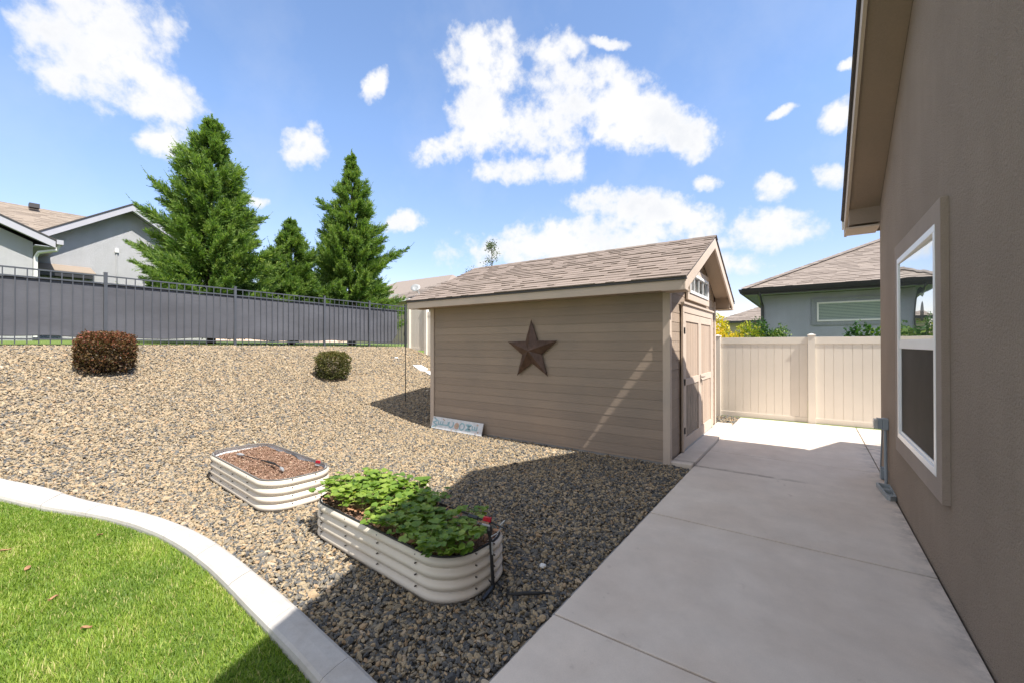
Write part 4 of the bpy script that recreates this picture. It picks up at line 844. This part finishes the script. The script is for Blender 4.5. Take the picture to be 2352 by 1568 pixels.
conifer(-15.2, 5.2, 1.74, 7.15, 2.05, 3, 'tallest dense green conifer behind the left of the metal fence', 300)
conifer(-15.2, 10.1, 1.70, 7.95, 2.6, 5, 'tall open conifer with upswept branches nearest the far fence corner', 260, pe=1.05)
conifer(-15.4, 7.75, 1.72, 4.6, 1.8, 9, 'short bright conifer between the two taller conifers', 190, pe=.95)

def small_tree(cx, cy, zg, H_, label, seed, name='birch_tree', cat='tree', mat='birch_leaf', r=1.2, n=900, leaf=.07):
    o = thing(name, (cx, cy, zg), label, cat); rg = np.random.default_rng(seed); b = MB(); b.tube([(cx, cy, zg), (cx+.1, cy, zg+H_*.5), (cx, cy, zg+H_)], [.07, .04, .008], 6, cap=False); C = []; D = []
    for i in range(34):
        z = rg.uniform(.35, .97); a = rg.uniform(0, 6.28); ln = r*(1.1-z)*rg.uniform(.6, 1.2)+.15; p = np.array((cx, cy, zg+H_*z)); d = np.array((math.cos(a), math.sin(a), rg.uniform(.6, 1.6))); d /= np.linalg.norm(d); e = p+d*ln; b.tube([tuple(p), tuple((p+e)/2+(0, 0, -.03)), tuple(e)], [.012, .007, .003], 5, cap=False)
        k = int(n/34); s_ = rg.uniform(.25, 1.05, k); C.append(p+d*ln*s_[:, None]+rg.normal(0, .09, (k, 3))); D.append(rg.normal(size=(k, 3)))
    C = np.vstack(C); D = np.vstack(D); L = rg.uniform(.6, 1.3, len(C))*leaf; V, F_ = leaf_quads(C, D, L, L*.7, rg); big('crown', V, F_, M[mat], o, tint=np.repeat(rg.random(len(C)), 4)); b.build('trunk', M['trunk'], o); return o
small_tree(-12.75, 16.2, 1.5, 5.1, 'thin sparse tree rising behind the shed roof', 4, n=1500)
small_tree(-14.5, 16.6, 1.6, 4.1, 'small wispy treetop left of the thin sparse tree behind the shed', 14, n=500, r=.8)
def bush(name, cx, cy, zg, rx, ry, h, mat, label, n, leaf, seed):
    o = thing(name, (cx, cy, zg), label, 'shrub'); rg = np.random.default_rng(seed); k = 16; cc = rg.normal(size=(k, 3)); cc /= np.linalg.norm(cc, axis=1, keepdims=True); cc *= rg.uniform(.35, .72, (k, 1)); w = rg.integers(0, k, n); u = rg.normal(size=(n, 3)); u /= np.linalg.norm(u, axis=1, keepdims=True); P = cc[w]+u*rg.uniform(.2, .42, (n, 1))
    C = np.stack([cx+P[:, 0]*rx, cy+P[:, 1]*ry, zg+h*.5+P[:, 2]*h*.5], 1); L = rg.uniform(.6, 1.3, n)*leaf; V, F_ = leaf_quads(C, u+rg.normal(0, .6, u.shape), L, L*.6, rg)
    t = np.clip((.72 if mat == 'yellow_leaf' else .45)+(rg.random(k)[w]-.5)*.5+rg.normal(0, .18, n)-P[:, 0]*(.45 if 'golden' in mat or mat == 'yellow_leaf' else 0)+P[:, 2]*.15, 0, 1); big('foliage', V, F_, M[mat], o, tint=np.repeat(t, 4))
    b = MB()
    for i in range(14): a = rg.uniform(0, 6.28); q = rg.uniform(.3, .7); b.tube([(cx, cy, zg), (cx+rx*q*math.cos(a), cy+ry*q*math.sin(a), zg+h*.75)], [.02, .005], 5, cap=False)
    b.build('stems', M['trunk'], o); return o
bush('golden_shrub', -1.85, 13.0, 0, .95, .6, 2.6, 'yellow_leaf', 'golden yellow and green shrub behind the cream fence beside the shed', 22000, .065, 21)
bush('green_shrub', -.95, 13.5, 0, .6, .5, 2.5, 'green_leaf', 'dark green shrub between the golden shrub and the blue grey house', 9000, .065, 22)
bush('leafy_shrub', 1.12, 13.0, 0, .55, .45, 2.33, 'green_leaf', 'broad leaved green shrub under the neighbour high window', 3200, .10, 23)

# ================================================================== neighbour houses
def roofmesh(o, tris, mat, name='roof'):
    b = MB()
    for p in tris: b.prism(p, (0, 0, -.04))
    return b.build(name, mat, o)
# right: blue grey hip roof house
NY = 15.55; nh = thing('neighbour_house', (2, NY, 0), 'blue grey stucco house with hip roof and dark gutter behind the cream fence', 'house')
ox, oy, ez = -1.72, 14.98, 3.42; wx = -1.22
MB().box(wx, 14, NY, 26, -.1, 3.22).build('wall', M['grey_stucco'], nh)
pz = .48; half = 5.9; PK = [(ox, oy, ez), (15, oy, ez), (15-half, oy+half, ez+half*pz), (ox+half, oy+half, ez+half*pz)]
PL = [(ox, oy+2*half, ez), (ox, oy, ez), (ox+half, oy+half, ez+half*pz)]
rr = roofmesh(nh, [PK, PL, [(15, oy+2*half, ez), (ox, oy+2*half, ez), (ox+half, oy+half, ez+half*pz), (15-half, oy+half, ez+half*pz)]], M['drip'])
b = MB(); Ls = math.hypot(half, half*pz); f = half/Ls; shingles(b, (ox, oy, ez+.003), (1, 0, 0), (0, half, half*pz), lambda v: v*f, lambda v: 16.7-v*f, Ls, .145, (.15, .4), .008)
shingles(b, (ox, oy+2*half, ez+.003), (0, -1, 0), (half, 0, half*pz), lambda v: v*f, lambda v: 2*half-v*f, Ls, .145, (.15, .4), .008)
for k in range(46):
    t0, t1 = k/46, (k+1.15)/46; p0 = Vector((ox+half*t0, oy+half*t0, ez+half*pz*t0+.02)); p1 = Vector((ox+half*t1, oy+half*t1, ez+half*pz*t1+.014)); s1 = Vector((.11, -.11, -.02)); b.add([p0-s1, p0, p1, p1-s1], [(0, 1, 2, 3)], random.random()); b.add([p0, p0+s1, p1+s1, p1], [(0, 1, 2, 3)], random.random())
b.build('shingles', M['shingle_far'], rr)
b = MB(); b.box(ox+.04, 15, oy+.02, NY, 3.235, 3.25); b.box(ox+.04, wx, NY, 26, 3.235, 3.25); b.build('soffit', M['grey_trim'], nh)
g_ = MB(); g_.prism([(ox-.02, oy-.085, 3.35), (ox-.02, oy-.10, 3.42), (ox-.02, oy+.0, 3.42), (ox-.02, oy+.0, 3.27), (ox-.02, oy-.06, 3.27)], (16.7, 0, 0)); g_.prism([(ox-.105, oy-.0, 3.35), (ox-.12, oy-.0, 3.41), (ox-.021, oy, 3.41), (ox-.021, oy, 3.27), (ox-.07, oy, 3.27)], (0, 11.5, 0)); g_.build('gutter', M['gutter_dark'], nh)
b = MB(); b.box(ox+.0, 15, oy+.001, oy+.022, 3.22, 3.40); b.build('fascia', M['gutter_dark'], nh)
b = MB(); b.tube([(wx-.04, oy-.03, 3.3), (wx-.04, oy-.02, 3.2), (wx-.03, NY-.12, 3.0), (wx-.005, NY-.05, 2.9), (wx-.005, NY-.05, 0)], .045, 4); b.build('downspout', M['gutter_dark'], nh)
def nwin(o, x0, x1, y, z0, z1, tr=.13, blind=True):
    b = MB(); b.box(x0-tr, x1+tr, y-.03, y-.002, z0-tr*.9, z0-.001); b.box(x0-tr, x1+tr, y-.03, y-.002, z1+.001, z1+tr*.9); b.box(x0-tr, x0-.001, y-.03, y-.002, z0, z1); b.box(x1+.001, x1+tr, y-.03, y-.002, z0, z1); w = b.build('window', M['grey_trim'], o)
    b = MB(); t = .045; b.box(x0, x1, y-.045, y-.002, z0, z0+t); b.box(x0, x1, y-.045, y-.002, z1-t, z1); b.box(x0, x0+t, y-.045, y-.002, z0+t+.001, z1-t-.001); b.box(x1-t, x1, y-.045, y-.002, z0+t+.001, z1-t-.001); b.build('window_frame', M['white'], w)
    MB().box(x0+t, x1-t, y-.006, y-.003, z0+t, z1-t).build('pane', M['glass_dim'], w)
    if blind:
        b = MB(); n_ = 11
        for i in range(n_): zz = z0+t+(z1-z0-2*t)*(i+.15)/n_; b.prism([(x0+t, y-.008, zz), (x1-t, y-.008, zz), (x1-t, y-.014, zz+(z1-z0-2*t)/n_*.8), (x0+t, y-.014, zz+(z1-z0-2*t)/n_*.8)], (0, -.002, 0))
        b.build('blind', M['blind'], w)
M['blind'] = simple('pale_green_blind', (.36, .43, .41), .6, 0, .04)
nwin(nh, .18, 2.6, NY, 2.36, 2.93)
# far hip roof behind
fh = thing('neighbour_house', (2, 42, 0), 'distant brown hip roofed house seen left of the blue grey house', 'house'); hx0, hy0, hz = -6.6, 38.5, 3.55; hf = 6.
MB().box(hx0+.5, 12, hy0+.5, 50, 0, 3.45).build('wall', M['tan_stucco'], fh)
rr = roofmesh(fh, [[(hx0, hy0, hz), (13, hy0, hz), (13-hf, hy0+hf, hz+hf*.42), (hx0+hf, hy0+hf, hz+hf*.42)], [(hx0, hy0+2*hf, hz), (hx0, hy0, hz), (hx0+hf, hy0+hf, hz+hf*.42)]], M['drip'])
b = MB(); Ls = math.hypot(hf, hf*.42); f2 = hf/Ls; shingles(b, (hx0, hy0, hz+.01), (1, 0, 0), (0, hf, hf*.42), lambda v: v*f2, lambda v: 19.6-v*f2, Ls, .3, (.3, .8), .02); b.build('shingles', M['shingle_far'], rr)
b = MB(); b.box(hx0-.05, 13, hy0-.08, hy0-.001, hz-.16, hz); b.build('fascia', M['gutter_dark'], fh)
# left: pale grey gabled house
ZG = 1.9; lh = thing('neighbour_house', (-20.4, 4.4, ZG), 'pale grey stucco house with gables beyond the metal fence at left', 'house')
GX = -20.0; PKY, PKZ = 4.39, 6.80; gs1, gs2 = .655, .66
gr = lambda y: PKZ-(gs1*(PKY-y) if y < PKY else gs2*(y-PKY))
yl, yr = 1.9, 7.5
b = MB(); b.prism([(GX-.45, -1, ZG-.3), (GX-.45, yr-.4, ZG-.3), (GX-.45, yr-.4, gr(yr-.4)-.22), (GX-.45, PKY, gr(PKY)-.22), (GX-.45, yl, gr(yl)-.22), (GX-.45, -1, gr(yl)-.22)], (-9, 0, 0)); b.build('wall', M['pale_stucco'], lh)
b = MB()
for a, c in ((yl-.5, PKY), (PKY, yr)): b.prism([(GX+.03, a, gr(a)), (GX+.03, c, gr(c)), (GX-7, c, gr(c)), (GX-7, a, gr(a))], (0, 0, -.04))
lr = b.build('roof', M['drip'], lh)
b = MB()
for a, c in ((yl-.5, PKY), (PKY, yr)): b.prism([(GX, a, gr(a)-.045), (GX, c, gr(c)-.045), (GX, c, gr(c)-.27), (GX, a, gr(a)-.27)], (-.03, 0, 0))
M['fascia_grey'] = simple('pale_grey_fascia', (.36, .36, .40), .6, 0, .04); b.build('rake_board', M['fascia_grey'], lh)
b = MB()
for a, c in ((yl-.5, PKY), (PKY, yr)): b.prism([(GX-.031, a, gr(a)-.2), (GX-.031, c, gr(c)-.2), (GX-.45, c, gr(c)-.2), (GX-.45, a, gr(a)-.2)], (0, 0, .015))
b.build('rake_soffit', M['grey_trim'], lh)
# big roof plane behind, ridge along Y
b = MB(); rzz, rx = 7.32, -26.; p = [(GX-.6, -9, 4.9), (GX-.6, 4.3, 4.9), (rx, 4.05, rzz), (rx, -9, rzz)]; b.prism(p, (0, 0, -.05)); br = b.build('main_roof', M['drip'], lh)
b = MB(); V1 = Vector((rx-GX+.6, 0, rzz-4.9)); Ls = V1.length; shingles(b, (GX-.6, 4.3, 4.905), (0, -1, 0), tuple(V1), const(0), const(13.3), Ls, .145, (.15, .4), .008); b.build('shingles', M['shingle_tan'], br)
b = MB(); b.box(-25.5, -25.2, 2.42, 2.70, 7.15, 7.32); b.build('roof_vent', M['drip'], lh)
# front left wing
FXX = -18.0; WY = 1.84; fr_ = lambda y: 5.26-.475*(y-1.206)+.0
b = MB(); b.prism([(FXX-.4, -8, ZG-.3), (FXX-.4, WY, ZG-.3), (FXX-.4, WY, fr_(WY)-.3), (FXX-.4, -3.2, fr_(-3.2)-.3), (FXX-.4, -8, fr_(-3.2)-2.5)], (-3, 0, 0)); b.build('wing_wall', M['pale_stucco'], lh)
b = MB(); b.prism([(FXX+.02, 2.26, fr_(2.26)), (FXX+.02, -3.2, fr_(-3.2)), (FXX-3, -3.2, fr_(-3.2)), (FXX-3, 2.26, fr_(2.26))], (0, 0, -.04)); b.prism([(FXX+.02, -8.6, fr_(2.3)), (FXX+.02, -3.2, fr_(-3.2)), (FXX-3, -3.2, fr_(-3.2)), (FXX-3, -8.6, fr_(2.3))], (0, 0, -.04)); wr = b.build('wing_roof', M['drip'], lh)
b = MB(); b.prism([(FXX, 2.24, fr_(2.24)-.045), (FXX, -3.2, fr_(-3.2)-.045), (FXX, -3.2, fr_(-3.2)-.25), (FXX, 2.24, fr_(2.24)-.25)], (-.03, 0, 0)); b.build('rake_board', M['fascia_grey'], lh)
b = MB(); b.prism([(FXX-.031, 2.2, fr_(2.2)-.2), (FXX-.031, -3.2, fr_(-3.2)-.2), (FXX-.4, -3.2, fr_(-3.2)-.2), (FXX-.4, 2.2, fr_(2.2)-.2)], (0, 0, .015)); b.build('rake_soffit', M['grey_trim'], lh)
b = MB(); b.box(FXX-2.6, FXX-.031, WY, 2.2, fr_(2.2)-.26, fr_(2.2)-.24); b.build('eave_soffit', M['grey_trim'], lh)
b = MB(); b.box(FXX-2.6, FXX+.02, 2.26, 2.40, fr_(2.2)-.16, fr_(2.2)-.03); b.build('gutter', M['fascia_grey'], lh)
b = MB(); b.tube([(FXX-.1, 2.32, fr_(2.2)-.16), (FXX-.12, 2.28, fr_(2.2)-.32), (FXX-.3, WY+.1, fr_(2.2)-.42), (FXX-.36, WY+.05, fr_(2.2)-.55), (FXX-.36, WY+.05, ZG)], .045, 4); b.build('downspout', M['white_paint'], lh)
b = MB(); b.prism([(GX-.45, 2.0, 4.36), (GX-.45, 3.38, 4.36), (GX-.05, 3.45, 4.12), (GX-.05, 1.95, 4.12)], (0, 0, -.05)); aw = b.build('awning_roof', M['shingle_tan'], lh)
MB().box(GX-.4, GX-.08, 2.0, 3.40, 3.93, 4.065).build('awning_fascia', M['gutter_dark'], lh)
w = MB().box(GX-.45, GX-.40, 2.0, 3.35, ZG+.6, 3.925).build('window', M['grey_trim'], lh); MB().box(GX-.399, GX-.39, 2.1, 3.27, ZG+.7, 3.85).build('pane', M['glass_dim'], w)
MB().tube([(GX-.42, 4.05, 5.15), (GX-.42, 4.05, 5.0)], .06, 6).build('wall_lamp', M['white_paint'], lh); MB().tube([(GX-.43, 4.05, 5.0), (GX-.43, 4.05, 2.2)], .025, 6).build('conduit', M['pale_stucco'], lh)
# centre: tan house with two hips behind the rear fence
ch = thing('neighbour_house', (-19, 18, 1.7), 'tan house with brown hip roofs and a dish behind the rear fence corner', 'house')
cxp, cyp, ezc = -18.9, 21.0, 4.62
MB().box(-25, -14.2, 18.45, 26, 1.3, 4.55).build('wall', M['tan_stucco'], ch)
t1 = [[(-24.2, 18, 4.62), (-13.4, 18, 4.62), (-18.8, 22.6, 6.72)], [(-13.4, 18, 4.62), (-13.4, 27, 4.62), (-18.8, 22.6, 6.72)], [(-13.4, 27, 4.62), (-24.2, 27, 4.62), (-18.8, 22.6, 6.72)], [(-24.2, 27, 4.62), (-24.2, 18, 4.62), (-18.8, 22.6, 6.72)]]
crf = roofmesh(ch, t1, M['drip'])
b = MB(); Ls = math.hypot(4.6, 2.1); shingles(b, (-24.2, 18, 4.63), (1, 0, 0), (0, 4.6, 2.1), lambda v: v/Ls*5.4, lambda v: 10.8-v/Ls*5.4, Ls, .2, (.3, .8), .012); L2 = math.hypot(5.4, 2.1); shingles(b, (-13.4, 18, 4.63), (0, 1, 0), (-5.4, 0, 2.1), lambda v: v/L2*4.5, lambda v: 9-v/L2*4.5, L2, .2, (.3, .8), .012); b.build('shingles', M['shingle_far'], crf)
b = MB(); b.box(-24.2, -13.4, 17.94, 17.999, 4.46, 4.60); b.build('fascia', M['white_paint'], ch)
ch2 = thing('neighbour_house', (-27, 26, 1.8), 'brown roofed house partly hidden behind the conifers and the tan house', 'house')
MB().box(-38, -25.5, 25.5, 34, 1.5, 6.1).build('wall', M['tan_stucco'], ch2)
r2 = roofmesh(ch2, [[(-38.6, 25, 6.2), (-24.9, 25, 6.2), (-28, 29.5, 8.35), (-36, 29.5, 8.35)], [(-24.9, 25, 6.2), (-24.9, 34, 6.2), (-28, 29.5, 8.35)]], M['shingle_far'])
b = MB(); b.box(-38.6, -24.9, 24.93, 24.999, 6.02, 6.2); b.box(-24.899, -24.85, 25, 34, 6.02, 6.2); b.build('fascia', M['white_paint'], ch2)
dish = thing('satellite_dish', (-20.1, 18.15, 4.75), 'small grey satellite dish on the tan house roof edge', 'satellite dish')
b = MB(); b.tube([(-20.1, 18.2, 4.65), (-20.1, 18.15, 4.9), (-20.25, 18.05, 5.15)], .025, 6); b.tube([(-20.25, 18.05, 5.0), (-19.95, 17.75, 5.15)], .015, 5); b.build('mast', M['grey_metal'], dish)
b = MB(); c0 = Vector((-20.28, 18.0, 5.25)); nrm = Vector((.45, -.8, .42)).normalized(); a1 = nrm.cross(Vector((0, 0, 1))).normalized(); a2 = nrm.cross(a1); V = [c0-nrm*.06]; n_ = 20
for rr_ in (.5, 1):
    for k in range(n_): a = 2*math.pi*k/n_; V.append(c0+(a1*math.cos(a)*.3+a2*math.sin(a)*.26)*rr_-nrm*.06*(1-rr_**2))
fs = [(0, 1+k, 1+(k+1) % n_) for k in range(n_)]+[(1+k, 1+n_+k, 1+n_+(k+1) % n_, 1+(k+1) % n_) for k in range(n_)]; b.add(V, fs); dd_ = b.build('reflector', M['grey_metal'], dish, smooth=True); sd = dd_.modifiers.new('thick', 'SOLIDIFY'); sd.thickness = .015

# ================================================================== gravel stones (instanced on points)
def in_bed(x, y, B, mrg=0.):
    cx, cy, hx, hy, r, th = B; c, s_ = math.cos(th), math.sin(th); u = (x-cx)*c+(y-cy)*s_; v = -(x-cx)*s_+(y-cy)*c; dx = np.maximum(np.abs(u)-(hx-r), 0); dy = np.maximum(np.abs(v)-(hy-r), 0); return np.hypot(dx, dy) < r+mrg
def gravel_pts():
    A = []
    def zone(x0, x1, y0, y1, dens, s0):
        n_ = int((x1-x0)*(y1-y0)*dens); x = rng.uniform(x0, x1, n_); y = rng.uniform(y0, y1, n_); return x, y, np.full(n_, s0)
    # size fixed in metres; density stays full near, a bit lower with larger overlap far away
    for z in (( -5.2, -1.33, -.6, 3.6, 3800, .0107), (-7.6, -1.33, 3.6, 6.2, 3200, .0113), (-7.6, -5.2, .2, 3.6, 3200, .0113), (-10, -7.6, -1., 7.5, 2600, .0122), (-12.9, -10, -1.2, 9, 2100, .013), (-10, -6.2, 6.0, 11, 2100, .013), (-12.9, -10, 9, 11, 1700, .0145), (-3.5, -1.33, 9.6, 11, 1800, .016)):
        A.append(np.stack(zone(*z), 1))
    A = np.vstack(A); x, y, s_ = A.T
    ok = y > lawn_edge(x, NO)+.012
    ok &= ~((x > SX0-.0) & (x < SX1+.02) & (y > SY0-.005) & (y < SY1+.005)) & ~((x > -1.62) & (y > 6.04) & (y < 9.74))
    ok &= ~in_bed(x, y, B1, .018) & ~in_bed(x, y, B2, .018) & (x < -1.34) & (y < 10.97)
    x, y, s_ = x[ok], y[ok], s_[ok]; s_ = s_*np.exp(rng.normal(0, .34, len(s_))); z = T(x, y)+rng.uniform(-.004, .014, len(x))
    return np.stack([x, y, z], 1), s_
GP, GS = gravel_pts(); print('stones', len(GP))
me = bpy.data.meshes.new('gravel'); me.vertices.add(len(GP)); me.vertices.foreach_set('co', GP.astype(np.float32).ravel())
def fattr(nm, arr, tp='FLOAT'):
    at = me.attributes.new(nm, tp, 'POINT'); at.data.foreach_set('value' if tp == 'FLOAT' else 'vector', arr.astype(np.float32).ravel())
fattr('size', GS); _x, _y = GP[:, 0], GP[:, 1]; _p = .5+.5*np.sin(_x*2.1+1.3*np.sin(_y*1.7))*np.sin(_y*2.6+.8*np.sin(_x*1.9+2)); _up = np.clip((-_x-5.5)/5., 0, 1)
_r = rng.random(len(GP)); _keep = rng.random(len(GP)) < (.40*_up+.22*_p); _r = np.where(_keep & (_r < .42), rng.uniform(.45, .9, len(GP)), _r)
_shade_mix = rng.random(len(GP)) < .34*np.clip((_x+4.3)/1.8, 0, 1); _r = np.where(_shade_mix & (_r > .4), rng.uniform(0, .36, len(GP)), _r)  # more dark stones toward the path: deeper house shade put into the stone colour
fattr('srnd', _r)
rot = np.stack([rng.normal(0, .5, len(GP)), rng.normal(0, .5, len(GP)), rng.uniform(0, 6.28, len(GP))], 1); fattr('rot', rot, 'FLOAT_VECTOR')
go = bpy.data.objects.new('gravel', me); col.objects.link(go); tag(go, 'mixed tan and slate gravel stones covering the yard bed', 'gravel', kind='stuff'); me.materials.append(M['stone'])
ng = bpy.data.node_groups.new('stones', 'GeometryNodeTree'); ng.interface.new_socket('Geometry', in_out='INPUT', socket_type='NodeSocketGeometry'); ng.interface.new_socket('Geometry', in_out='OUTPUT', socket_type='NodeSocketGeometry')
G = NG(ng); gi = ng.nodes.new('NodeGroupInput'); go_ = ng.nodes.new('NodeGroupOutput'); inst = ng.nodes.new('GeometryNodeInstanceOnPoints'); g2i = ng.nodes.new('GeometryNodeGeometryToInstance')
for k in range(6):
    ico = ng.nodes.new('GeometryNodeMeshIcoSphere'); ico.inputs['Radius'].default_value = 1; ico.inputs['Subdivisions'].default_value = 2
    pos = ng.nodes.new('GeometryNodeInputPosition'); nz = ng.nodes.new('ShaderNodeTexNoise'); ng.links.new(G.vmath('ADD', pos.outputs[0], (k*3.7, k*1.9, k*5.1)), nz.inputs['Vector']); nz.inputs['Scale'].default_value = .75; nz.inputs['Detail'].default_value = 1.5
    off = G.vmath('MULTIPLY', G.vmath('SUBTRACT', nz.outputs['Color'], (.5, .5, .5)), (2.2, 2.2, 2.2))
    # planar cuts: clamp against a few directions gives broken facets
    p = G.vmath('ADD', pos.outputs[0], off)
    rk = random.Random(k)
    for c in range(5):
        d = Vector((rk.gauss(0, 1), rk.gauss(0, 1), rk.gauss(0, 1))).normalized(); lim = rk.uniform(.5, .75)
        ex = G.math('MAXIMUM', G.math('SUBTRACT', G.vmath('DOT_PRODUCT', p, tuple(d), out=1), lim), 0.)
        sc_ = ng.nodes.new('ShaderNodeVectorMath'); sc_.operation = 'SCALE'; sc_.inputs[0].default_value = tuple(d); ng.links.new(ex, sc_.inputs['Scale']); p = G.vmath('SUBTRACT', p, sc_.outputs[0])
    p = G.vmath('MULTIPLY', p, (1.15+.15*(k % 3), 1.0, .62+.06*(k % 2)))
    sp_ = ng.nodes.new('GeometryNodeSetPosition'); ng.links.new(ico.outputs[0], sp_.inputs['Geometry']); ng.links.new(p, sp_.inputs['Position'])
    ss = ng.nodes.new('GeometryNodeSetShadeSmooth'); ss.inputs['Shade Smooth'].default_value = False; ng.links.new(sp_.outputs[0], ss.inputs[0])
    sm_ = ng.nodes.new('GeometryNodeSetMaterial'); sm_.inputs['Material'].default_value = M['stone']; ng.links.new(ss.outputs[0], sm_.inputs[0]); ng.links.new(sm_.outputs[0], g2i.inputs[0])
def named(nm, tp): nd = ng.nodes.new('GeometryNodeInputNamedAttribute'); nd.data_type = tp; nd.inputs['Name'].default_value = nm; return nd.outputs[0]
ng.links.new(gi.outputs[0], inst.inputs['Points']); ng.links.new(g2i.outputs[0], inst.inputs['Instance']); inst.inputs['Pick Instance'].default_value = True
ri_ = ng.nodes.new('FunctionNodeRandomValue'); ri_.data_type = 'INT'; ri_.inputs[4].default_value = 0; ri_.inputs[5].default_value = 5; ng.links.new(ri_.outputs[2], inst.inputs['Instance Index'])
ng.links.new(named('size', 'FLOAT'), inst.inputs['Scale']); ng.links.new(named('rot', 'FLOAT_VECTOR'), inst.inputs['Rotation']); ng.links.new(inst.outputs[0], go_.inputs[0])
md = go.modifiers.new('stones', 'NODES'); md.node_group = ng

# ================================================================== grass blades
def grass():
    N = 330000; x = rng.uniform(-8.6, -1.35, N); y = rng.uniform(-1.3, 1.26, N)
    e = lawn_edge(x, NI); edge = e-y; ok = (edge > -.012)
    # thin out far outside the view
    dist = np.hypot(x+3.5, y-.6); ok &= rng.random(N) < np.clip(1.6-dist/3.2, .3, 1); x, y, edge = x[ok], y[ok], edge[ok]; N = len(x)
    z = T(x, y)+.015; pat = np.sin(x*2.3+1.4*np.sin(y*2.9))*np.sin(y*3.1+1.2*np.sin(x*2.2+1))+.5*np.sin(x*6.3+y*5.1+np.sin(y*4))+.35*np.sin(y*15+x*9.+2*np.sin(x*5)); h = rng.uniform(.018, .042, N)*(1+.14*pat)*np.where(edge < .03, .8, 1); w = rng.uniform(.0014, .003, N)
    a = rng.uniform(0, 6.28, N); ln = rng.uniform(.1, .95, N)*h; fx = .35*np.sin(y*2.3+x)+rng.normal(0, .7, N); dx = np.cos(a)*ln+fx*.012; dy = np.sin(a)*ln
    sx, sy = -np.sin(a)*w, np.cos(a)*w; B = np.stack([x, y, z], 1); S = np.stack([sx, sy, 0*sx], 1); Mm = B+np.stack([dx*.35, dy*.35, h*.6], 1); Tp = B+np.stack([dx, dy, h*.97], 1)
    V = np.stack([B-S, B+S, Mm+S*.8, Mm-S*.8, Tp], 1).reshape(-1, 3); I = np.arange(N)[:, None]*5
    F_ = np.vstack([np.hstack([I, I+1, I+2]), np.hstack([I, I+2, I+3]), np.hstack([I+3, I+2, I+4])])
    t = np.clip(.44+.17*pat+rng.normal(0, .17, N), 0, .92); dead = rng.random(N) < .07+.05*(pat > .6); t[dead] = 1
    print('blades', N); o = big('lawn_grass', V, F_, M['blade'], None, tint=np.repeat(t, 5)); tag(o, 'short bright green lawn grass inside the concrete curb', 'grass', kind='stuff')
grass()
